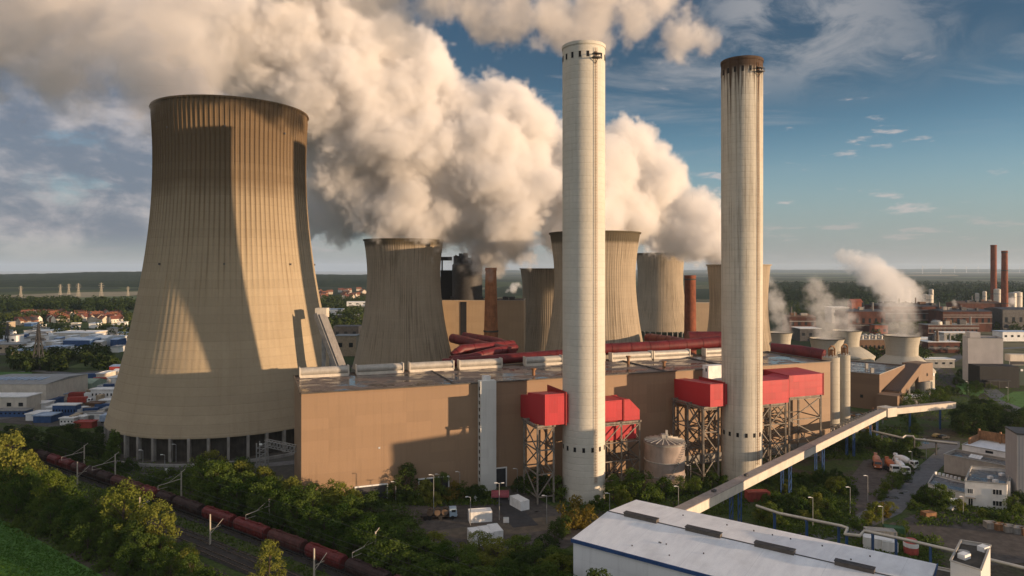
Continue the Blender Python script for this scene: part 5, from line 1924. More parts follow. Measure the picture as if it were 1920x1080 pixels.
for k in range(7):
    p = lb.lerp(lf + Vector((.62, .78, 0)) * 12, (k + .5) / 9) + Vector((.3, .5, 0))
    m.box((p.x, p.y, 3.9), (.75, .35, 1.0), .3)
m.build("roof_panel", WHITE, t2)
# wall behind and works
q0, q1 = gnd(1770, 885), gnd(1915, 915)
dq = (q1 - q0).normalized()
bk = Vector((-dq.y, dq.x, 0))
t = poly_building("workshop", "long beige flat roofed workshop directly behind the white offices", "workshop", [q0, q0 + dq * 45, q0 + dq * 45 + bk * 10, q0 + bk * 10], 6.0, BEIGE, FELT, None, .8)
for a in (6, 26):
    m = MB()
    for k in range(4):
        p = q0 + dq * (a + k * .9) + bk * 6
        m.box((p.x, p.y, 5.7), (.8, 2.6, .15), atan2(dq.y, dq.x), .25)
    m.build("roof_light", WHITE, t)
w0 = q0 + bk * 10.05 + dq * 2
t = poly_building("workshop", "white walled shed with pale low roof behind the beige workshop", "workshop", [w0, w0 + dq * 48, w0 + dq * 48 + bk * 13, w0 + bk * 13], 8.0, RENDER, WROOF, None, .15)
for k in (8, 20):
    MB().box(w0 + dq * k - bk * .03 + Vector((0, 0, 7.1)), (2.2, .1, .8), atan2(dq.y, dq.x)).build("window", GLASS, t)
w1 = w0 + bk * 13.1 + dq * 1
t = thing("retaining_wall", w1, "tall rusty brown panelled wall behind the pale workshop roof", "wall")
for k in range(8):
    a = w1 + dq * k * 6.4
    MB().box((a.x + dq.x * 3.2, a.y + dq.y * 3.2, 5.6 - .02 * k), (6.3, .5, 11.2), atan2(dq.y, dq.x)).build("panel", RUST, t)
    MB().box((a.x - bk.x * .3, a.y - bk.y * .3, 5.9), (.5, .9, 11.8), atan2(dq.y, dq.x)).build("pilaster", RUST, t)
MB().box((w1.x - bk.x * 5, w1.y - bk.y * 5, 5), (.4, 10, 10), atan2(dq.y, dq.x)).build("return_wall", RUST, t)
for k in (17, 30):
    MB().box(w1 + dq * k - bk * .32 + Vector((0, 0, 9.4)), (2.2, .12, .7), atan2(dq.y, dq.x)).build("lamp_panel", WHITE, t)
p = gnd(1925, 958)
t = thing("storage_tower", p, "tall plain grey metal clad tower cut by the photo's right edge", "tower")
MB().box((p.x + 4.2, p.y + 5, 10.5), (8.5, 9, 21), radians(-18)).build("wall", cladding("grey_tower_cladding", (0.30, 0.30, 0.31), Vector((1, 0, 0)), .7, 3, 3), t)
MB().box((p.x + 4.2, p.y + 5, 21.2), (8.8, 9.3, .4), radians(-18)).build("roof", DSTEEL, t)

# tall plant block just right of the view: its shade lies on the hall, the belt and the conveyor's near end
sh = Vector((cos(SUN_AZ), -sin(SUN_AZ), 0))
L0, R0 = hp(25.6, 0) + sh * 186, hp(52.5, 0) + sh * 166
bd = sh * 24
t = poly_building("plant_block", "tall tan clad plant block standing beyond the white boxy tower, outside the right edge", "industrial building", [L0, L0 + bd, R0 + bd, R0], 33.2, MATS["sand_sheet_cladding"], FELT)
for k in range(5):
    q = L0.lerp(R0, (k + .5) / 5)
    MB().box((q.x - sh.x * .05, q.y - sh.y * .05, 9), (.3, 2.4, 3.2), atan2(sh.y, sh.x)).build("window", GLASS, t)

# grey plant block far right
A = gx(1815, 414); B_ = gx(1881, 410)
dA = (B_ - A).normalized(); nA = Vector((-dA.y, dA.x, 0))
t = poly_building("plant_block", "tall windowless pale grey block with a small step on its roof", "industrial building", [A, B_, B_ + nA * 17 + dA * 3.5, A + nA * 17 + dA * 3.5], 27, PINKISH, FELT, None, .8)
q = A + dA * 4.5 + nA * 5
MB().box((q.x, q.y, 28.5), (5.5, 7, 3.5), atan2(dA.y, dA.x)).build("roof_house", PINKISH, t)
for k in (4, 8, 12):
    p = B_ + (nA * 17 + dA * 3.5) * (k / 17)
    MB().box((p.x + .2, p.y, 7), (.8, 1.2, 14), atan2(dA.y, dA.x)).build("pilaster", PINKISH, t)
A2 = gx(1836, 398)
t = thing("coal_bunker", A2, "black low building with an open shed front before the pale grey block", "industrial building")
MB().box((A2.x + 11, A2.y + 4, 6.2), (22, 11, 12.4), radians(-3)).build("wall", TARBLACK, t)
MB().box((A2.x + 8, A2.y - 3.4, 4.6), (13, 4, .4), radians(-3)).build("canopy", DSTEEL, t)
for k in (-5, 0, 5):
    MB().box((A2.x + 8 + k, A2.y - 5.2, 2.2), (.3, .3, 4.4)).build("post", DSTEEL, t)
t = thing("conveyor_bridge", gx(1890, 430), "short tan gallery running off the pale grey block's right side", "conveyor gallery")
MB().beam(at(1889, 670, 425), at(1960, 671, 425), 5, 4.2).build("gallery", CREAM, t)
MB().beam(gx(1925, 425), gx(1925, 425, 11), 1.0).build("leg", STEEL, t)
t = poly_building("plant_block", "dark green low shed right of the black bunker", "industrial building", [gx(1893, 405), gx(1960, 405), gx(1960, 425), gx(1893, 425)], 12, plain("dark_green_sheet", (.02, .05, .04), .6), DARK_C)
for k in range(4):
    MB().box(gx(1902 + k * 7, 404.8, 9), (1.4, .2, 1.2)).build("window", WHITE, t)

# ---------------------------------------------------------------- vehicles, containers and loose things
def container(px, py, L, wd, h, rz, mat, label, name="container", cat="container", group=None, z=0):
    p = gnd(px, py)
    t = thing(name, p, label, cat, group)
    o = MB().box((p.x, p.y, h / 2 + .1), (L, wd, h), rz).build("body", mat, t)
    m = MB()
    c, s = cos(rz), sin(rz)
    def w(x, y, z): return Vector((p.x + x * c - y * s, p.y + x * s + y * c, z))
    for x in (-L / 2, L / 2):
        for y in (-wd / 2, wd / 2):
            m.beam(w(x, y, .02), w(x, y, h + .14), .16)
    for z_ in (.12, h + .1):
        for y in (-wd / 2, wd / 2):
            m.beam(w(-L / 2, y, z_), w(L / 2, y, z_), .15)
        for x in (-L / 2, L / 2):
            m.beam(w(x, -wd / 2, z_), w(x, wd / 2, z_), .15)
    n = max(2, int(L / 1.2))
    for k in range(1, n):
        x = -L / 2 + L * k / n
        m.beam(w(x, -wd / 2 - .01, .2), w(x, -wd / 2 - .01, h), .07)
        m.beam(w(x, wd / 2 + .01, .2), w(x, wd / 2 + .01, h), .07)
    m.build("frame", mat, t)
    m = MB()
    m.box(w(-L / 2 - .03, 0, h * .5), (.06, wd * .9, h * .86), rz)
    m.build("door", mat, t)
    return t


GREENP = plain("green_skip_paint", (.03, .085, .035), .6)
container(900, 976, 6.0, 2.9, 2.7, .20, WHITE, "white cabin standing alone in the yard before the stair tower", "site_cabin", "cabin")
for px, py, lab in ((891, 1017, "left"), (910, 1014, "middle"), (928, 1010, "right")):
    container(px, py, 2.6, 5.2, 2.7, .32, WHITE, "white shipping container, the %s one of three side by side in the yard" % lab, group="three white containers in the yard")
container(974, 951, 2.7, 6.0, 2.5, .55, WHITE, "open topped white container at the edge of bushes near the left trestle")
container(1645, 1030, 6.0, 2.7, 2.8, -.42, WHITE, "white container with grey roof behind the pipe bridge, left of the red tank")
container(1668, 1034, 3.2, 3.0, 2.6, -.42, WHITE, "shorter white container right against the longer one by the pipe bridge")
container(1650, 1006, 7.0, 2.6, 1.7, -.2, STEEL, "grey scrap filled skip above the white containers", "skip", "skip")
container(1676, 1000, 4.5, 2.4, 1.6, -.3, GREENP, "green skip at the roadside bushes", "skip", "skip")
container(1741, 970, 3.2, 2.0, 1.4, .2, RUST, "single rusty skip in the middle of the dark yard", "skip", "skip")
for k in range(5):
    container(1857 + k * 17, 990 + k * 3.2, 2.5, 2.0, 1.5, -.15, [GREY_C, RUST, GREY_C, STEEL, RUST][k], ["grey open skip, leftmost of the row at the dark yard's far edge", "rusty open skip, second in the row at the yard's far edge", "pale grey open skip in the middle of the row of five", "grey open skip, fourth in the row of five", "rusty open skip at the right edge, last of the row"][k], "skip", "skip", "row of open skips")
container(1420, 938, 6.5, 2.6, 2.6, .1, plain("dull_red_paint", (.30, .06, .045), .6), "dull red container with white end under the conveyor legs")
container(1790, 952, 2.6, 2.2, 2.2, .2, WHITE, "small white cabin with slanted lid before the annex", "site_cabin", "cabin")
p = gnd(1708, 1040)
t = thing("water_tank", p, "squat red and white tank beside the pipe bridge", "tank")
MB().lathe(p, [(1.5, .2), (1.6, .6), (1.6, 3.2), (1.2, 3.7), (.3, 3.9)], 24).build("shell", plain("salmon_red_paint", (.48, .10, .08), .5), t, smooth=True)
MB().lathe(p, [(1.62, 2.0), (1.66, 2.05), (1.66, 3.0), (1.62, 3.05)], 24, False).build("white_band", WHITE, t, smooth=True)
MB().box((p.x, p.y, .12), (2.6, 2.6, .22)).build("base", GREY_C, t)
for (px, py), lab in (((949, 984), "white notice board standing in the yard beside the dark road"), ((740 + 151, 941), "small white cylinder tank at the yard's bushes")):
    p = gnd(px, py)
    if "cylinder" in lab:
        t = thing("gas_tank", p, lab, "tank")
        MB().lathe(p, [(.5, .1), (.55, .3), (.55, 1.3), (.25, 1.6)], 16).build("shell", WHITE, t, smooth=True)
        MB().lathe(p, [(.12, 1.6), (.12, 2.0)], 8).build("valve", STEEL, t)
    else:
        t = thing("notice_board", p, lab, "sign")
        MB().box(p + Vector((0, 0, 1.3)), (1.5, .08, 1.5)).build("panel", WHITE, t)
        for k in (-.6, .6):
            MB().box(p + Vector((k, .1, 1.0)), (.1, .1, 2.0)).build("post", STEEL, t)
p = gnd(938, 934)
t = thing("canopy", p, "faded red arched canopy at the foot of the hall right of the stair tower", "canopy")
m = MB()
for k in range(9):
    a0, a1 = pi * k / 9, pi * (k + 1) / 9
    m.face([p + Vector((-2.6, cos(a0) * 1.9, .8 + sin(a0) * 1.5)), p + Vector((2.6, cos(a0) * 1.9, .8 + sin(a0) * 1.5)), p + Vector((2.6, cos(a1) * 1.9, .8 + sin(a1) * 1.5)), p + Vector((-2.6, cos(a1) * 1.9, .8 + sin(a1) * 1.5))])
m.build("cover", plain("faded_red_fabric", (.28, .07, .085), .8), t)
for x in (-2.5, 2.5):
    for y in (-1.85, 1.85):
        MB().box(p + Vector((x, y, .42)), (.1, .1, .84)).build("post", STEEL, t)


def wheel(m, x, y, r, w=.3):
    m.tube([(x, y - w / 2, r), (x, y + w / 2, r)], r, 16)


def truck_cab(t, mat, x=2.8, h=2.9):
    m = MB()
    s = [(x - 1.0, .75), (x + 1.0, .75), (x + 1.05, 1.9), (x + .82, h), (x - 1.0, h)]
    lo = [m.bm.verts.new((a, -1.2, b)) for a, b in s]
    hi = [m.bm.verts.new((a, 1.2, b)) for a, b in s]
    for i in range(5):
        j = (i + 1) % 5
        m.bm.faces.new((lo[i], lo[j], hi[j], hi[i]))
    m.bm.faces.new(lo[::-1]); m.bm.faces.new(hi)
    cab = m.build("cab", mat, t)
    m = MB()
    m.face([(x + 1.07, -1.05, 1.95), (x + 1.07, 1.05, 1.95), (x + .88, 1.0, h - .15), (x + .88, -1.0, h - .15)])
    for y in (-1.21, 1.21):
        m.box((x + .1, y, 2.3), (1.1, .03, .7))
    m.build("window", GLASS, cab)
    m = MB()
    for y in (-.85, .85):
        m.box((x + 1.06, y, 1.15), (.06, .4, .25))
    m.build("headlight", WHITE, cab)


def mixer(px, py, rz, cabm, drumm, label):
    p = gnd(px, py)
    t = thing("mixer_truck", (0, 0, 0), label, "mixer truck", "concrete mixer trucks on the gravel")
    MB().box((-.6, 0, .85), (7.6, .95, .35)).build("chassis", UNDER, t)
    for x in (2.7, .4, -1.7, -3.0):
        for y in (-1.05, 1.05):
            m = MB(); wheel(m, x, y, .52, .35); m.build("wheel", RUBBER, t, smooth=True)
    truck_cab(t, cabm)
    m = MB()
    pr = [(1.4, .5), (1.2, .95), (-.3, 1.25), (-1.6, 1.2), (-3.2, .6), (-3.7, .55)]
    m.tube([(x, 0, 2.2 - (x - 1.4) * .17) for x, r in pr], [r for x, r in pr], 20)
    m.build("drum", drumm, t, smooth=True)
    m = MB()
    m.beam((-3.9, 0, 3.0), (-4.6, 0, 1.4), .5, .2)
    m.box((-3.6, 0, 3.7), (1.0, 1.0, .7))
    for y in (-.7, .7):
        m.beam((-3.2, y, 1.0), (-3.5, y, 3.0), .15)
    m.build("chute", drumm, t)
    t.location = p; t.rotation_euler = (0, 0, rz)


ORANGE = plain("orange_truck_paint", (.42, .13, .055), .5, 0, .25)
mixer(1644, 876, radians(-112), ORANGE, plain("salmon_drum_paint", (.50, .23, .15), .5, 0, .2), "orange concrete mixer truck parked apart, leftmost on the gravel")
mixer(1671, 884, radians(-97), WHITE, ORANGE, "concrete mixer truck with white cab and orange drum")
mixer(1690, 887, radians(-95), WHITE, WHITE, "all white concrete mixer truck, right one of the pair")
mixer(1698, 876, radians(-60), WHITE, WHITE, "white drummed mixer truck behind the white cabbed pair")
p = gnd(829, 972)
t = thing("flatbed_truck", (0, 0, 0), "low truck with pale blue cab carrying brown cable drums in the yard", "truck")
MB().box((-1.2, 0, 1.0), (9.2, 2.3, .3)).build("chassis", UNDER, t)
for x in (2.8, -.5, -3.4, -4.6):
    for y in (-1.05, 1.05):
        m = MB(); wheel(m, x, y, .52, .35); m.build("wheel", RUBBER, t, smooth=True)
truck_cab(t, plain("pale_blue_paint", (.33, .43, .52), .45), 3.0, 2.9)
t.location = p; t.rotation_euler = (0, 0, .12)
for k, lab in enumerate(("front", "middle", "rear")):
    o = thing("cable_drum", p + Vector((.8 - k * 2.0, -.1 - k * .22, 1.16)), "brown cable drum riding on the truck bed, the %s one" % lab, "cable drum", "cable drums on the truck")
    for y in (-.85, .85):
        m = MB(); m.tube([(0, y - .06, .85), (0, y + .06, .85)], .85, 18)
        f = m.build("flange", plain("drum_wood", (.16, .11, .075), .9) if "drum_wood" not in MATS else MATS["drum_wood"]); f.parent = o
    m = MB(); m.tube([(0, -.8, .85), (0, .8, .85)], .55, 16)
    f = m.build("core", RUBBER); f.parent = o


def car(px, py, rz, paint, label, group=None):
    p = gnd(px, py)
    t = thing("parked_car", (0, 0, 0), label, "car", group)
    m = MB()
    s = [(-2.1, .35), (2.1, .35), (2.15, .75), (1.2, .95), (.5, 1.42), (-1.1, 1.45), (-1.9, 1.0), (-2.15, .9)]
    lo = [m.bm.verts.new((a, -.85, b)) for a, b in s]; hi = [m.bm.verts.new((a, .85, b)) for a, b in s]
    for i in range(len(s)):
        j = (i + 1) % len(s)
        m.bm.faces.new((lo[i], lo[j], hi[j], hi[i]))
    m.bm.faces.new(lo[::-1]); m.bm.faces.new(hi)
    m.build("body", paint, t)
    m = MB()
    for y in (-.86, .86):
        m.face([(1.0, y, .98), (.45, y, 1.36), (-1.05, y, 1.38), (-1.6, y, 1.0)])
    m.build("window", GLASS, t)
    for x in (-1.3, 1.3):
        for y in (-.78, .78):
            m = MB(); wheel(m, x, y, .32, .2); m.build("wheel", RUBBER, t, smooth=True)
    t.location = p; t.rotation_euler = (0, 0, rz)


SILVER = plain("silver_car_paint", (.42, .43, .44), .35, .4, .1)
BLACKP = plain("black_car_paint", (.02, .02, .022), .3, 0, .1)
car(1787, 957, .5, SILVER, "silver car parked before the white annex")
car(1770, 822, .3, BLACKP, "black car at the far end of the works road")
car(1758, 820, .3, plain("ochre_car_paint", (.35, .25, .1), .4), "ochre car beside the black one on the far works road")
for k, (px, py) in enumerate(((1740, 745), (1730, 752), (1752, 733))):
    car(px, py, .9, [WHITE, SILVER, WHITE][k], ["white van like car nearest the brown gallery along the rails", "silver car by the track behind the gallery", "white car furthest along the track road"][k])
# ---------------------------------------------------------------- trading estate, village and pylons on the left
CW = {'white': WHITE, 'cream': CREAM, 'blue': BLUE, 'grey': STEEL, 'tan': plain("tan_wall", (.42, .34, .24), .8), 'dark': DSTEEL, 'red': plain("red_box_paint", (.36, .055, .04), .6),
      'green': plain("pale_green_sheet", (.28, .36, .27), .6), 'pblue': plain("sky_blue_roof", (.36, .46, .60), .5), 'brown': plain("brown_box_paint", (.15, .085, .05), .7), 'brick': plain('shaded_grimy_brick', (.085, .032, .022), .9, 0, .4, .08),  # works brick darkened: weak light and grime both put into the colour
      'orange': plain('worn_orange_sheet', (.26, .075, .04), .7, 0, .3, .1)}


def shed(px0, px1, py, h, dep, wall, roof, label, name="industrial_shed", cat="industrial building", rise=0.0, group=None, skew=0.0, windows=0):
    """Simple hall whose front foot runs between two pixel columns at pixel row py."""
    a = gnd(px0, py)
    d = a.y
    b = gx(px1, d + skew)
    u = (b - a)
    n = Vector((-u.y, u.x, 0)).normalized()
    c, e = b + n * dep, a + n * dep
    ctr = (a + b + c + e) / 4
    t = thing(name, ctr, label, cat, group)
    MB().prism([a, b, c, e], 0, h, top=False).build("wall", CW[wall], t)
    m = MB()
    A, B2, C2, E = [Vector((q.x, q.y, h + .02)) for q in (a - u.normalized() * .3 - n * .3, b + u.normalized() * .3 - n * .3, c + u.normalized() * .3 + n * .3, e - u.normalized() * .3 + n * .3)]
    if rise:
        r0, r1 = (A + E) / 2 + Vector((0, 0, rise)), (B2 + C2) / 2 + Vector((0, 0, rise))
        m.face([A, B2, r1, r0]); m.face([r0, r1, C2, E]); m.face([A, r0, E]); m.face([B2, C2, r1])
    else:
        m.face([A, B2, C2, E])
        for q, w in ((A, B2), (B2, C2), (C2, E), (E, A)):
            m.beam(q, w, .35, .4)
    m.build("roof", CW[roof], t)
    if windows:
        for k in range(windows):
            p = a.lerp(b, (k + .5) / windows)
            MB().box((p.x - n.x * .05, p.y - n.y * .05, h * .55), (u.length / windows * .38, .12, h * .22), atan2(u.y, u.x)).build("window", GLASS, t)
    return t


WORDS = {'white': 'white', 'cream': 'cream', 'tan': 'tan', 'blue': 'blue', 'grey': 'grey'}
E = [
    (-70, 86, 762, 11, 34, 'cream', 'grey', "long cream warehouse with grey roof lights at the left edge", 1.2, 0),
    (-60, 50, 776, 8, 10, 'cream', 'white', "lower cream block before the long cream warehouse", 0, 5),
    (55, 76, 758, 8, 8, 'cream', 'grey', "square cream annex at the right end of the cream warehouse", 0, 1),
    (85, 98, 762, 3, 9, 'blue', 'blue', "dark blue container shed right of the cream annex", 0, 0),
    (-10, 48, 782, 3, 5, 'blue', 'grey', "dark blue row of cabins at the estate's near left corner", 0, 7),
    (60, 84, 768, 3, 7, 'white', 'white', "small white cabin block beside the cream annex", 0, 0),
    (48, 78, 789, 3, 8, 'white', 'white', "white flat roofed cabin beside dark wood", 0, 0),
    (62, 95, 793, 3.2, 7, 'blue', 'pblue', "blue cabin with pale blue roof at the dark wood's edge", 0, 0),
    (98, 142, 784, 6, 4, 'blue', 'white', "two storey site offices framed in dark blue", 0, 8),
    (86, 110, 776, 3, 6, 'white', 'white', "white cabin behind the blue framed offices", 0, 0),
    (112, 138, 798, 3.2, 3, 'white', 'white', "row of white cabins nearest the great tower's basin, left half", 0, 4),
    (138, 158, 795, 3.2, 3, 'white', 'white', "row of white cabins nearest the great tower's basin, middle", 0, 3),
    (158, 200, 790, 3, 3.5, 'white', 'white', "row of white cabins nearest the great tower's basin, right half", 0, 0),
    (140, 172, 803, 2.6, 4, 'red', 'red', "dark red containers just left of the basin's pale kerb", 0, 0),
    (160, 188, 772, 4, 4, 'brown', 'brown', "brown cabin row beside the great tower", 0, 0),
    (186, 206, 766, 4, 5, 'white', 'white', "white cabin beside the great tower's flank", 0, 2),
    (126, 172, 738, 5.5, 14, 'green', 'green', "pale green arched store amid the truck depot", 1.8, 0),
    (170, 212, 752, 6, 6, 'white', 'white', "two storey white offices touching the great tower's flank", 0, 6),
    (80, 120, 752, 3.6, 6, 'dark', 'pblue', "low dark shed with pale blue roof in the depot", 0, 0),
    (205, 232, 705, 6, 10, 'red', 'pblue', "red fronted shed with pale roof against the great tower", 0.8, 0),
    (118, 168, 656, 8, 22, 'blue', 'pblue', "blue walled hall with pale blue roof on the far estate", 1.5, 0),
    (172, 197, 652, 8, 24, 'white', 'white', "white gabled hall right of the blue walled hall", 2.0, 0),
    (100, 172, 640, 8, 26, 'cream', 'white', "long pale hall behind the blue walled hall", 0, 0),
    (20, 60, 672, 6, 16, 'tan', 'pblue', "low hall with pale blue roof left on the far estate", 0, 0),
    (-20, 36, 662, 7, 14, 'tan', 'grey', "tan block at the left edge of the far estate", 0, 4),
    (82, 118, 662, 5, 14, 'white', 'pblue', "low white hall with bluish roof mid far estate", 0, 0),
    (122, 160, 665, 5, 12, 'white', 'white', "low white hall before the blue walled hall", 0, 0),
    (6, 30, 648, 9, 10, 'white', 'grey', "white and red striped block on the far estate", 0, 2),
    (196, 222, 644, 6, 14, 'white', 'pblue', "white hall half hidden by the great tower", 0, 0),
    (60, 96, 630, 5, 18, 'white', 'white', "distant white hall at the estate's rear", 0, 0),
    (100, 122, 626, 5, 16, 'white', 'pblue', "distant pale hall right of the rear white hall", 0, 0),
    (128, 136, 624, 5, 12, 'white', 'white', "tiny white hall at the estate's rear right", 0, 0),
    (200, 236, 630, 8, 10, 'cream', 'grey', "cream block whose right end the great tower hides", 0, 0),
]
for a, b, y, h, dp, w, r, lab, rise, wn in E:
    shed(a, b, y, h, dp, w, r, lab, rise=rise, windows=wn)
t = [o for o in COL.objects if o.get('label', '').startswith("long cream warehouse")][0]
m = MB()
for k in range(12):
    p = gx(-64 + k * 12.5, 352, 11.95)
    m.box(p + Vector((0, 4, 0)), (1.6, 9, .5))
m.build("roof_light", CW['pblue'], t)

rnd = random.Random(61)
for k in range(58):
    px, py = rnd.uniform(-15, 225), rnd.choice([rnd.uniform(622, 662), rnd.uniform(622, 662), rnd.uniform(698, 735), rnd.uniform(610, 622)])
    if px > 240 - (py - 600) * .22 or (py > 690 and px < 100):
        continue
    w, r = rnd.choice([('white', 'white'), ('cream', 'white'), ('white', 'pblue'), ('white', 'grey'), ('tan', 'grey'), ('blue', 'pblue'), ('grey', 'white')])
    shed(px, px + rnd.uniform(7, 22), py, rnd.uniform(3.5, 7), rnd.uniform(6, 14), w, r, "%s walled shed among the estate's scattered roofs" % WORDS[w], rise=rnd.choice([0, 0, 1.2]), group="scattered sheds of the trading estate")
# parked lorries and trailers of the depot
rnd = random.Random(31)
LM = ['white', 'white', 'white', 'blue', 'grey', 'red', 'white', 'tan', 'pblue', 'cream', 'brown']
LT = None
LPROTO = {}


def lorry(mat):
    t = bpy.data.objects.new("lorry", None)
    COL.objects.link(t)
    MB().box((-1.5, 0, 2.35), (8.6, 2.5, 2.7)).build("box_body", CW[mat], t)
    truck_cab(t, CW['white' if mat in ('red', 'tan', 'brown') else mat], 4.3, 2.9)
    MB().box((-.6, 0, .85), (10.2, 1.0, .3)).build("chassis", UNDER, t)
    for x in (4.2, -2.6, -3.9):
        m = MB()
        for y in (-1.05, 1.05):
            wheel(m, x, y, .5, .4)
        m.build("wheelset", RUBBER, t, smooth=True)
    return t


WORD = {'white': 'white', 'blue': 'blue', 'grey': 'grey', 'red': 'red', 'tan': 'tan', 'pblue': 'pale blue', 'cream': 'cream', 'brown': 'brown'}
slots = [(104 + i * 11 + (j % 2) * 5, 712 + j * 9.5) for j in range(9) for i in range(10)]
for px, py in slots:
    px += rnd.uniform(-3, 3)
    py += rnd.uniform(-2.5, 2.5)
    if rnd.random() < .42 or px > 232 - (py - 700) * .3 or (120 < px < 176 and 722 < py < 742) or (84 < px < 146 and py > 745):
        continue
    c = rnd.choice(LM)
    rz = rnd.choice([.15, .15, 1.7, -1.4])
    lab = "%s lorry parked in the depot left of the great tower" % WORD[c]
    p = gnd(px, py)
    if c in LPROTO:
        o = dup(LPROTO[c], p, rz, lab)
    else:
        o = LPROTO[c] = lorry(c)
        o.location, o.rotation_euler = p, (0, 0, rz)
    tag(o, lab, "lorry", "lorries parked in the depot")


def pylon(px, py, top, label, mat=STEEL, wd=.5):
    d = CAM_H * FOC / (py - HOR)
    h = zat(top, d)
    c = gx(px, d)
    t = thing("power_pylon", c, label, "pylon", "lattice pylons of the left plain")
    m = MB()
    b = h * .085
    cor = [(-1, -1), (1, -1), (1, 1), (-1, 1)]
    lv = [0, .2, .38, .54, .68, .8, .9, 1.0]
    wl = [b * (1 - q) ** 1.15 + h * .008 for q in lv]
    for i in range(len(lv) - 1):
        for k in range(4):
            a0, a1 = cor[k], cor[(k + 1) % 4]
            p = Vector((c.x + a0[0] * wl[i], c.y + a0[1] * wl[i], lv[i] * h)); q = Vector((c.x + a0[0] * wl[i + 1], c.y + a0[1] * wl[i + 1], lv[i + 1] * h))
            m.beam(p, q, wd)
            q2 = Vector((c.x + a1[0] * wl[i + 1], c.y + a1[1] * wl[i + 1], lv[i + 1] * h))
            m.beam(p, q2, wd * .6)
    m.build("mast", mat, t)
    for q, L in ((.66, .17), (.79, .22), (.92, .15)):
        m = MB()
        z = q * h
        m.beam(c + Vector((-L * h, 0, z)), c + Vector((L * h, 0, z)), wd * .9)
        for sd in (-1, 1):
            m.beam(c + Vector((sd * L * h, 0, z)), c + Vector((0, 0, z + h * .045)), wd * .6)
            m.beam(c + Vector((sd * L * h * .9, 0, z)), c + Vector((sd * L * h * .9, 0, z - h * .03)), wd * .7)
        m.build("cross_arm", mat, t)


PYM = plain("sunlit_pylon_paint", (.42, .38, .30), .6)
pylon(72, 692, 607, "dark lattice pylon standing in the wood beside the far estate", DSTEEL, .55)
pylon(14, 648, 606, "dark lattice pylon before the village at the left", DSTEEL, .6)
for px, py, tp, lab in ((39, 557, 536, "leftmost pale pylon on the far plain"), (113, 553, 533, "second pale pylon from the left on the far plain"), (129, 552, 532, "third pale pylon on the far plain"),
                        (147, 556, 531, "bright sunlit pylon mid far plain"), (190, 556, 530, "tallest bright pylon on the far plain"), (240, 555, 537, "rightmost pale pylon beside the great tower")):
    pylon(px, py, tp, lab, PYM, 0.5)

# village houses
ROOFS = [plain("orange_roof_tiles", (.22, .088, .048), .8), plain("dark_roof_tiles", (.09, .075, .07), .8), plain("red_roof_tiles", (.16, .058, .040), .8)]
WALLS = [plain("cream_house_wall", (.55, .47, .37), .8), plain("brick_house_wall", (.30, .15, .09), .85), plain("white_house_wall", (.66, .62, .55), .8)]


def make_house(k):
    t = bpy.data.objects.new("village_house", None)
    COL.objects.link(t)
    L, w, h, r = 12 + k, 9, 5.5, 4.0
    m = MB()
    m.prism([Vector((-L / 2, -w / 2, 0)), Vector((L / 2, -w / 2, 0)), Vector((L / 2, w / 2, 0)), Vector((-L / 2, w / 2, 0))], 0, h, top=False)
    for x in (-L / 2, L / 2):
        m.face([(x, -w / 2, h), (x, w / 2, h), (x, 0, h + r - .05)])
    m.build("wall", WALLS[k], t)
    m = MB()
    m.face([(-L / 2 - .5, -w / 2 - .5, h - .35), (L / 2 + .5, -w / 2 - .5, h - .35), (L / 2 + .5, 0, h + r), (-L / 2 - .5, 0, h + r)])
    m.face([(-L / 2 - .5, 0, h + r), (L / 2 + .5, 0, h + r), (L / 2 + .5, w / 2 + .5, h - .35), (-L / 2 - .5, w / 2 + .5, h - .35)])
    rf = m.build("roof", ROOFS[k], t)
    m = MB(); m.box((L * .25, .6, h + r), (.9, .9, 2.2)); m.build("chimney", BRICK, rf)
    m = MB()
    for x in (-3.5, 0, 3.5):
        m.box((x, -w / 2 - .03, 2.8), (1.3, .1, 1.5))
    m.build("window", GLASS, t)
    return t


HP = [make_house(k) for k in range(3)]
rnd = random.Random(41)
hs = [(rnd.uniform(92, 240), rnd.uniform(590, 606)) for _ in range(40)] + [(rnd.uniform(34, 66), rnd.uniform(604, 610)) for _ in range(6)] + [(rnd.uniform(48, 92), rnd.uniform(592, 598)) for _ in range(4)]
hs2 = [(rnd.uniform(584, 692), rnd.uniform(545, 563)) for _ in range(34)]
first = [True] * 3
for i, (px, py) in enumerate(hs + hs2):
    k = rnd.choice([0, 0, 2, 1])
    left = i < len(hs)
    lab = "%s roofed house in the village %s" % (['orange', 'dark', 'red'][k], "left of the great tower" if left else "far off between the two left cooling towers")
    s = 1.0 if left else 1.25
    if first[k]:
        first[k] = False
        o = HP[k]
        o.location, o.rotation_euler, o.scale = gnd(px, py), (0, 0, rnd.uniform(0, 3)), (s, s, s)
    else:
        o = dup(HP[k], gnd(px, py), rnd.uniform(0, 3), None, s)
    tag(o, lab, "house", "village houses on the left" if left else "village houses between the towers")
for a, b, y, h, w, r, lab in ((590, 640, 590, 8, 'white', 'pblue', "pale hall in the wooded valley, left"), (632, 668, 602, 8, 'dark', 'grey', "dark hall in the wooded valley behind the inclined gallery"), (650, 690, 574, 8, 'white', 'white', "white distant hall beside the lone old tower"), (625, 672, 640, 14, 'dark', 'dark', "dark plant building right of the inclined gallery")):
    shed(a, b, y, h, 18, w, r, lab, windows=3)
shed(628, 668, 668, 16, 14, 'tan', 'grey', "tan switch house at the inclined gallery's foot", windows=2)

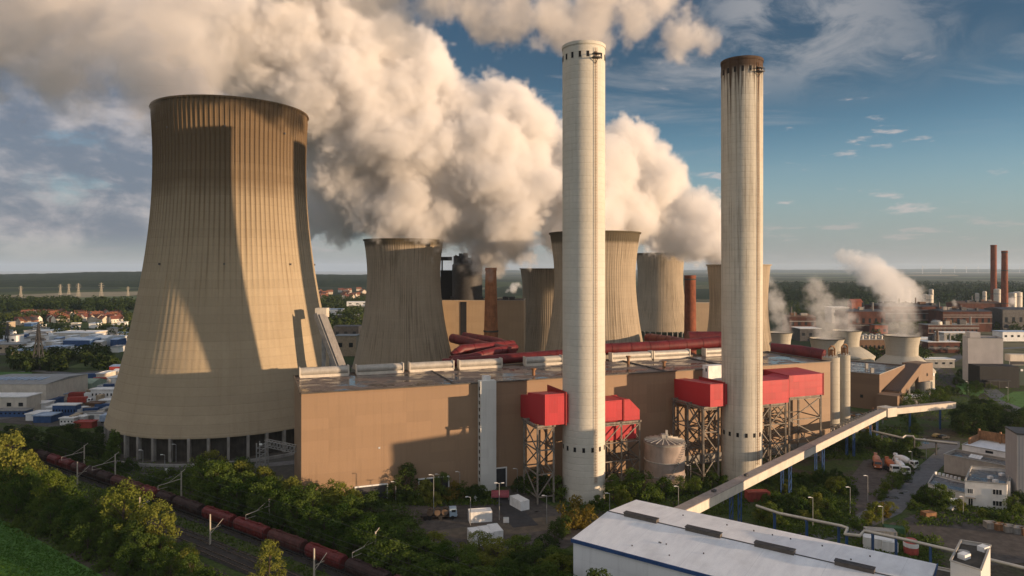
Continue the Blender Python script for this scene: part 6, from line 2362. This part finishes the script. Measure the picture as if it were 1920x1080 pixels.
# ---------------------------------------------------------------- red brick works on the right
for a, b, y, h, dp, w, r, lab, rise, wn in (
    (1655, 1768, 618, 26, 40, 'brick', 'dark', "long dark red works hall left of the two brick chimneys", 3, 8),
    (1768, 1860, 622, 22, 30, 'brick', 'dark', "lower dark red works hall before the brick chimneys", 2, 8),
    (1740, 1835, 634, 13, 16, 'brick', 'grey', "red works wing with long pale roof edge", 0, 12),
    (1800, 1880, 600, 22, 30, 'brick', 'brown', "rear dark red works hall between the brick chimneys", 3, 6),
    (1880, 1990, 622, 24, 30, 'dark', 'dark', "dark works hall at the right edge beyond the chimneys", 2, 8),
    (1590, 1660, 622, 22, 30, 'brick', 'dark', "dark red works hall behind the tallest fan plume", 2, 6),
    (1597, 1618, 600, 24, 12, 'orange', 'orange', "tall orange red works tower block", 4, 2),
    (1560, 1592, 606, 20, 20, 'grey', 'white', "grey block with pale roof left of the orange red works block", 0, 3),
    (1640, 1665, 632, 12, 10, 'orange', 'dark', "small orange works wing at the plume's foot", 0, 2),
    (1612, 1660, 668, 13, 22, 'brown', 'grey', "orange brown hall with row of roof cowls by the low tower", 0, 6),
    (1500, 1540, 640, 12, 20, 'dark', 'white', "dark hall with white roof hut behind the rim of the low tower", 0, 3),
    (1480, 1530, 622, 16, 20, 'brick', 'brown', "red hall glimpsed between low towers", 2, 4),
    (1740, 1800, 662, 9, 18, 'brick', 'white', "low red building with pale roof mid right", 0, 4),
    (1700, 1760, 650, 7, 14, 'white', 'white', "low white shed among trees mid right", 0, 4),
    (1770, 1830, 640, 8, 14, 'grey', 'white', "long low grey shed behind trees at right", 0, 6),
    (1880, 1940, 640, 9, 14, 'white', 'pblue', "low white and blue shed above the tan gallery", 0, 5),
    (1700, 1745, 700, 4, 6, 'white', 'white', "small white huts beside the track road", 0, 2),
    (1735, 1790, 690, 6, 10, 'grey', 'white', "low grey shed among bushes beyond the rails", 0, 4),
    (1680, 1740, 760, 4, 8, 'grey', 'white', "pale roofed store beyond the sloping gallery", 0, 0),
    (1660, 1700, 645, 8, 12, 'dark', 'dark', "dark shed beside the plume's foot", 0, 3),
):
    shed(a, b, y, h, dp, w, r, lab, "works_hall" if w in ('brick', 'red') else "industrial_shed", "industrial building", rise, windows=wn)
rnd = random.Random(52)
for t in [o for o in COL.objects if o.name.startswith("works_hall")]:
    w = [c for c in t.children if c.name.startswith("wall")][0]
    xs = [v.co.x for v in w.data.vertices]; ys = [v.co.y for v in w.data.vertices]; h = max(v.co.z for v in w.data.vertices)
    for k in range(int(4 + (max(xs) - min(xs)) / 9)):
        x, y = rnd.uniform(min(xs) * .85, max(xs) * .85), rnd.uniform(min(ys) * .6, max(ys) * .6)
        q = Vector(t.location) + Vector((x, y, h))
        m = MB()
        if rnd.random() < .35:
            m.tube([q, q + Vector((0, 0, rnd.uniform(4, 11)))], rnd.uniform(.5, 1.1), 8)
        else:
            m.box(q + Vector((0, 0, 1.4)), (rnd.uniform(2, 8), rnd.uniform(2, 6), rnd.uniform(2.5, 7)), 0)
        m.build("roof_plant", rnd.choice([DSTEEL, GREY_C, CW['brown']]), t)
    for k in range(3):
        m = MB()
        z = h * rnd.uniform(.3, .9)
        m.beam(Vector(t.location) + Vector((min(xs), min(ys) - .4, z)), Vector(t.location) + Vector((max(xs), min(ys) - .4, z)), .5)
        m.build("pipe_run", STEEL, t)
t = [o for o in COL.objects if o.get('label', '').startswith("orange brown hall with row")][0]
for k in range(7):
    p = gx(1616 + k * 6, 545 + (k % 2) * 9)
    MB().lathe(p, [(1.3, 12.8), (1.3, 15.2), (1.9, 15.4), (1.2, 16.4)], 10).build("roof_cowl", GALV, t, smooth=True)
rnd = random.Random(12)
for k, (px, d, h, r) in enumerate(((1688, 900, 44, 3.5), (1743, 880, 36, 4), (1746, 990, 40, 3), (1870, 1000, 40, 4.5), (1898, 960, 36, 5), (1908, 965, 37, 5.5), (1832, 940, 36, 2.5), (1846, 955, 38, 2.5), (1756, 690, 17, 5), (1890, 770, 26, 3), (1735, 930, 35, 2.5), (1704, 930, 42, 2.2))):
    c = gx(px, d)
    t = thing("process_tank", c, ["slim silver column at the works' left end", "pale squat tank on the works by the tall plume", "narrow pale column behind the squat tank", "fat pale tank between the brick chimneys", "left of two domed pale tanks at right edge", "right of two domed pale tanks at right edge", "thin pale column before the left brick chimney", "thin pale column nearest the left brick chimney", "round cream tank among trees mid right", "cream column right of the grey block's roof", "short thin column beside the tall plume", "thin tall column left of the tall plume"][k], "tank")
    MB().lathe(c, [(r, 0), (r, h - 1), (r * .5, h)], 20).build("shell", [GALV, CREAM][k % 2], t, smooth=True)
    m = MB()
    m.lathe(c, [(r + .05, h * .8), (r + .35, h * .8), (r + .35, h * .83), (r + .05, h * .83)], 20, False)
    m.build("hoop", STEEL, t)
# tiny white turbines and works far out on the right plain
TURB = plain("turbine_white", (.75, .75, .74), .5)


def turbine(px, d, h, label):
    c = gx(px, d)
    t = thing("wind_turbine", c, label, "wind turbine", "wind turbines on the far plain")
    MB().tube([c, c + Vector((0, 0, h))], [4, 2.5], 8).build("tower", TURB, t)
    MB().box(c + Vector((0, 0, h)), (8, 14, 8)).build("nacelle", TURB, t)
    m = MB()
    for k in range(3):
        a = 2 * pi * k / 3 + px
        m.beam(c + Vector((0, -8, h)), c + Vector((cos(a) * h * .5, -8, h + sin(a) * h * .5)), 4, 2)
    m.build("rotor", TURB, t)


for k, px in enumerate((1730, 1764, 1790, 1812, 1834, 1912)):
    turbine(px, 11000 + k * 700, 105, ["leftmost wind turbine on the hazy right plain", "second wind turbine on the hazy right plain", "third wind turbine, mid right plain", "fourth wind turbine on the hazy plain", "wind turbine just left of the brick chimneys", "wind turbine at the photo's right edge"][k])
# ---------------------------------------------------------------- steam
def steam_material(name, dens, col=(0.985, 0.985, 0.985)):
    m, N = mat_nodes(name)
    pv = N.n('ShaderNodeVolumePrincipled')
    pv.inputs['Color'].default_value = col + (1.0,)
    pv.inputs['Density'].default_value = dens
    pv.inputs['Anisotropy'].default_value = 0.0
    N.n('ShaderNodeOutputMaterial', {'Volume': pv})
    return m


def steam(name, puffs, voxel, mat, label, billow=0.42, freq=0.03, soft=4.0, blend=8.0, seed=0.0, wisp=0.0, pad=14.0):
    """A bank of steam: the union of round puffs (centre, radius), broken up by billowing noise, as a density grid."""
    lo = Vector((min(c[i] - r for c, r in puffs) - pad for i in range(3)))
    hi = Vector((max(c[i] + r for c, r in puffs) + pad for i in range(3)))
    org = Vector(((lo.x + hi.x) / 2, (lo.y + hi.y) / 2, lo.z))
    me = bpy.data.meshes.new(name)
    ob = bpy.data.objects.new(name, me)
    COL.objects.link(ob)
    ob.location = org
    g = bpy.data.node_groups.new(name + "_nodes", 'GeometryNodeTree')
    g.interface.new_socket("Geometry", in_out='INPUT', socket_type='NodeSocketGeometry')
    g.interface.new_socket("Geometry", in_out='OUTPUT', socket_type='NodeSocketGeometry')
    N = NT(g)
    pos = N.n('GeometryNodeInputPosition').outputs[0]
    # lazy swirl, then the puffs
    w1 = N.n('ShaderNodeTexNoise', {'Vector': N.v('ADD', pos, (seed, seed * 2, 0)), 'Scale': freq * 0.7, 'Detail': 2.0})
    q = N.v('ADD', pos, N.v('SCALE', N.v('SUBTRACT', w1.outputs[1], (0.5, 0.5, 0.5)), 0.55 / freq))
    d = None
    for c, r in puffs:
        e = N.m('SUBTRACT', N.v('DISTANCE', q, tuple(Vector(c) - org)), r)
        d = e if d is None else N.m('SMOOTH_MIN', d, e, blend)
    # cauliflower billows at three sizes
    off = N.v('ADD', q, (seed * 3.1, seed, seed * 1.7))
    h = None
    for k, (sc, am) in enumerate(((freq, 1.0), (freq * 2.3, 0.62), (freq * 4.6, 0.36), (freq * 9.5, 0.20))):
        if k < 2:
            vo = N.n('ShaderNodeTexVoronoi', {'Vector': off, 'Scale': sc, 'Randomness': 1.0}, feature='F1').outputs[0]
            vo = N.m('MULTIPLY', vo, vo)
            e = N.m('MULTIPLY', N.m('SUBTRACT', 0.26, vo), am * 1.1)
        else:
            nz = N.n('ShaderNodeTexNoise', {'Vector': off, 'Scale': sc * 1.3, 'Detail': 0.0}).outputs[0]
            e = N.m('MULTIPLY', N.m('SUBTRACT', N.m('ABSOLUTE', N.m('SUBTRACT', nz, 0.5)), 0.12), am * 3.2)
        h = e if h is None else N.m('ADD', h, e)
    d = N.m('SUBTRACT', d, N.m('MULTIPLY', h, billow / freq))
    fb = N.n('ShaderNodeTexNoise', {'Vector': off, 'Scale': freq * 2.6, 'Detail': 6.0, 'Roughness': 0.66}).outputs[0]
    d = N.m('ADD', d, N.m('MULTIPLY', N.m('SUBTRACT', fb, 0.5), soft * 3.4))
    dens = N.ss(d, 0.0, -soft)
    if wisp > 0:
        fw = N.n('ShaderNodeTexNoise', {'Vector': off, 'Scale': freq * 1.6, 'Detail': 6.0, 'Roughness': 0.65}).outputs[0]
        dens = N.m('MULTIPLY', dens, N.ss(fw, wisp - 0.12, wisp + 0.16))
    # no sliver of steam below the ground
    res = [max(8, int((hi[i] - lo[i]) / voxel)) for i in range(3)]
    vc = N.n('GeometryNodeVolumeCube', {'Density': dens, 'Background': 0.0, 'Min': tuple(lo - org), 'Max': tuple(hi - org),
                                        'Resolution X': res[0], 'Resolution Y': res[1], 'Resolution Z': res[2]})
    sm = N.n('GeometryNodeSetMaterial', {'Geometry': vc, 'Material': mat})
    N.n('NodeGroupOutput', {0: sm})
    md = ob.modifiers.new("steam", 'NODES')
    md.node_group = g
    me.materials.append(mat)
    return tag(ob, label, 'steam', 'steam over the power station', 'stuff')


def puffs_px(rows):
    return [(at(px, py, d), r * d / FOC) for px, py, r, d in rows]


STEAM = steam_material("steam_white", 0.15, (0.945, 0.936, 0.928))
STEAM_S = steam_material("soft_steam", 0.055, (0.925, 0.905, 0.885))
STEAM_W = steam_material("thin_steam", 0.055)
PL = puffs_px([
    # from the far right tower up along the bright edge, then left
    (1390, 490, 30, 470), (1330, 470, 50, 480), (1280, 425, 58, 490), (1240, 438, 42, 700), (1225, 370, 72, 490), (1185, 300, 66, 490),
    (1168, 262, 42, 480), (1170, 400, 80, 480), (1298, 405, 52, 495), (1285, 462, 36, 560), (1335, 440, 48, 490), (1262, 385, 60, 495), (1365, 470, 40, 480), (1110, 350, 90, 470), (1090, 420, 80, 450), (1060, 285, 62, 470),
    (1010, 262, 70, 460), (965, 212, 68, 460), (900, 190, 62, 460), (985, 350, 85, 450), (960, 425, 58, 440), (900, 310, 110, 450),
    (840, 205, 85, 460), (780, 155, 85, 455), (720, 105, 85, 450), (640, 60, 95, 445), (560, 20, 105, 440),
    (780, 290, 120, 450), (700, 230, 130, 450), (620, 160, 130, 445), (520, 110, 120, 440), (700, 355, 90, 450), (760, 395, 75, 440),
    (640, 300, 80, 450), (850, 400, 80, 450), (930, 465, 52, 460), (600, 390, 50, 480), (640, 425, 40, 470), (985, 480, 30, 500),
    (450, 60, 120, 435), (380, 20, 110, 430), (740, 425, 40, 432), (800, 440, 40, 432),
])
steam("steam_plume", PL, 1.55, STEAM, "huge bank of white steam drifting left from the older cooling towers", soft=3.2)
steam("steam_plume", puffs_px([
    (1322, 76, 30, 228), (1268, 62, 48, 226), (1195, 56, 56, 224), (1110, 52, 60, 222), (1040, 40, 62, 222), (965, 28, 60, 222),
    (890, 20, 56, 222), (815, 18, 52, 224), (740, 45, 46, 226), (775, 90, 26, 226), (1245, 0, 60, 226), (1130, -50, 80, 222), (990, -50, 80, 222), (850, -60, 85, 224), (700, -40, 80, 228),
    (560, -110, 110, 235), (400, -140, 120, 240),
]), 0.85, steam_material("upper_steam", 0.13, (0.95, 0.93, 0.91)), "band of warm brownish steam crossing the sky above the two pale stacks", billow=0.5, freq=0.06, soft=3.4, blend=5, seed=3.3, pad=8)
steam("steam_plume", puffs_px([
    (440, 190, 42, 300), (370, 168, 58, 300), (385, 118, 62, 305), (330, 85, 85, 310), (355, 20, 75, 315), (270, 150, 80, 305), (250, 60, 105, 315),
    (150, 95, 105, 320), (140, 0, 110, 325), (40, 80, 105, 330), (20, -30, 120, 330), (-80, 60, 120, 335), (330, 205, 38, 285), (300, 222, 26, 268),
    (215, 190, 48, 310), (250, 235, 38, 312),
]), 1.7, STEAM_S, "soft steam pouring left out of the great cooling tower's mouth", billow=0.55, freq=0.026, soft=8.0, blend=14, seed=7.7)
# fan plumes and works steam on the right
steam("steam_plume", puffs_px([(1688, 628, 32, 400), (1690, 605, 32, 400), (1686, 580, 34, 402), (1680, 556, 37, 405), (1668, 535, 32, 410), (1655, 515, 24, 412)]), 0.8, STEAM_W,
      "thin steam rising straight from the widest skirted low tower", billow=0.5, freq=0.10, soft=3.0, blend=4, seed=1.1, wisp=0.42, pad=6)
steam("steam_plume", puffs_px([(1550, 632, 29, 430), (1546, 608, 29, 430), (1540, 580, 29, 432), (1536, 556, 27, 436), (1530, 538, 20, 440), (1590, 615, 20, 470), (1582, 596, 22, 470), (1575, 575, 22, 470)]), 0.9, STEAM_W,
      "thin steam rising from the low tower rim behind the silos", billow=0.5, freq=0.09, soft=3.0, blend=4, seed=2.1, wisp=0.42, pad=6)
steam("steam_plume", puffs_px([(1462, 620, 20, 520), (1460, 600, 23, 520), (1455, 575, 24, 520), (1450, 550, 20, 524), (1445, 530, 15, 524)]), 1.0, STEAM_W,
      "thin steam beside the slim old tower", billow=0.5, freq=0.08, soft=3.0, blend=4, seed=4.1, wisp=0.42, pad=6)
steam("steam_plume", puffs_px([(1741, 573, 6, 880), (1728, 566, 15, 880), (1710, 556, 24, 880), (1686, 545, 32, 880), (1660, 528, 34, 880), (1632, 508, 33, 880), (1604, 492, 23, 880), (1580, 482, 17, 880), (1690, 572, 17, 880), (1660, 558, 17, 880)]), 1.7, steam_material("works_steam", 0.05),
      "white steam cloud trailing left from the red brick works", billow=0.45, freq=0.05, soft=4.0, blend=6, seed=5.1, pad=8)
steam("steam_plume", puffs_px([(1890, 572, 6, 930), (1896, 564, 9, 930), (1790, 574, 6, 920), (1798, 582, 5, 920), (1786, 566, 5, 920)]), 1.6, steam_material("puff_steam", 0.08),
      "small white puffs among the red brick works roofs", billow=0.4, freq=0.12, soft=2.0, blend=3, seed=6.1, pad=5)
steam("steam_plume", puffs_px([(905, 500, 20, 416), (918, 512, 14, 414), (890, 492, 22, 420), (868, 505, 14, 460), (850, 490, 14, 470), (880, 478, 22, 430), (935, 485, 24, 425)]), 1.2, STEAM_W,
      "ragged smoke hanging round the orange brown stack's head", billow=0.5, freq=0.09, soft=4.0, blend=5, seed=8.1, wisp=0.46, pad=8)
steam("steam_plume", puffs_px([(962, 540, 9, 1500), (970, 536, 7, 1500), (952, 544, 6, 1500)]), 2.5, MATS["puff_steam"], "tiny distant white steam cloud between the left cooling towers", billow=0.4, freq=0.06, soft=4.0, blend=4, seed=9.1, pad=8)
# ---------------------------------------------------------------- haze
m, N = mat_nodes("pale_haze")
pv = N.n('ShaderNodeVolumePrincipled')
pv.inputs['Color'].default_value = (0.66, 0.82, 1.0, 1.0)
pv.inputs['Density'].default_value = 4.0e-5
pv.inputs['Anisotropy'].default_value = 0.1
N.n('ShaderNodeOutputMaterial', {'Volume': pv})
o = MB().box((6000, 15500, 159), (62000, 39000, 322)).build("haze", m)
tag(o, "thin blue evening haze over the whole plain", "haze", None, 'stuff')
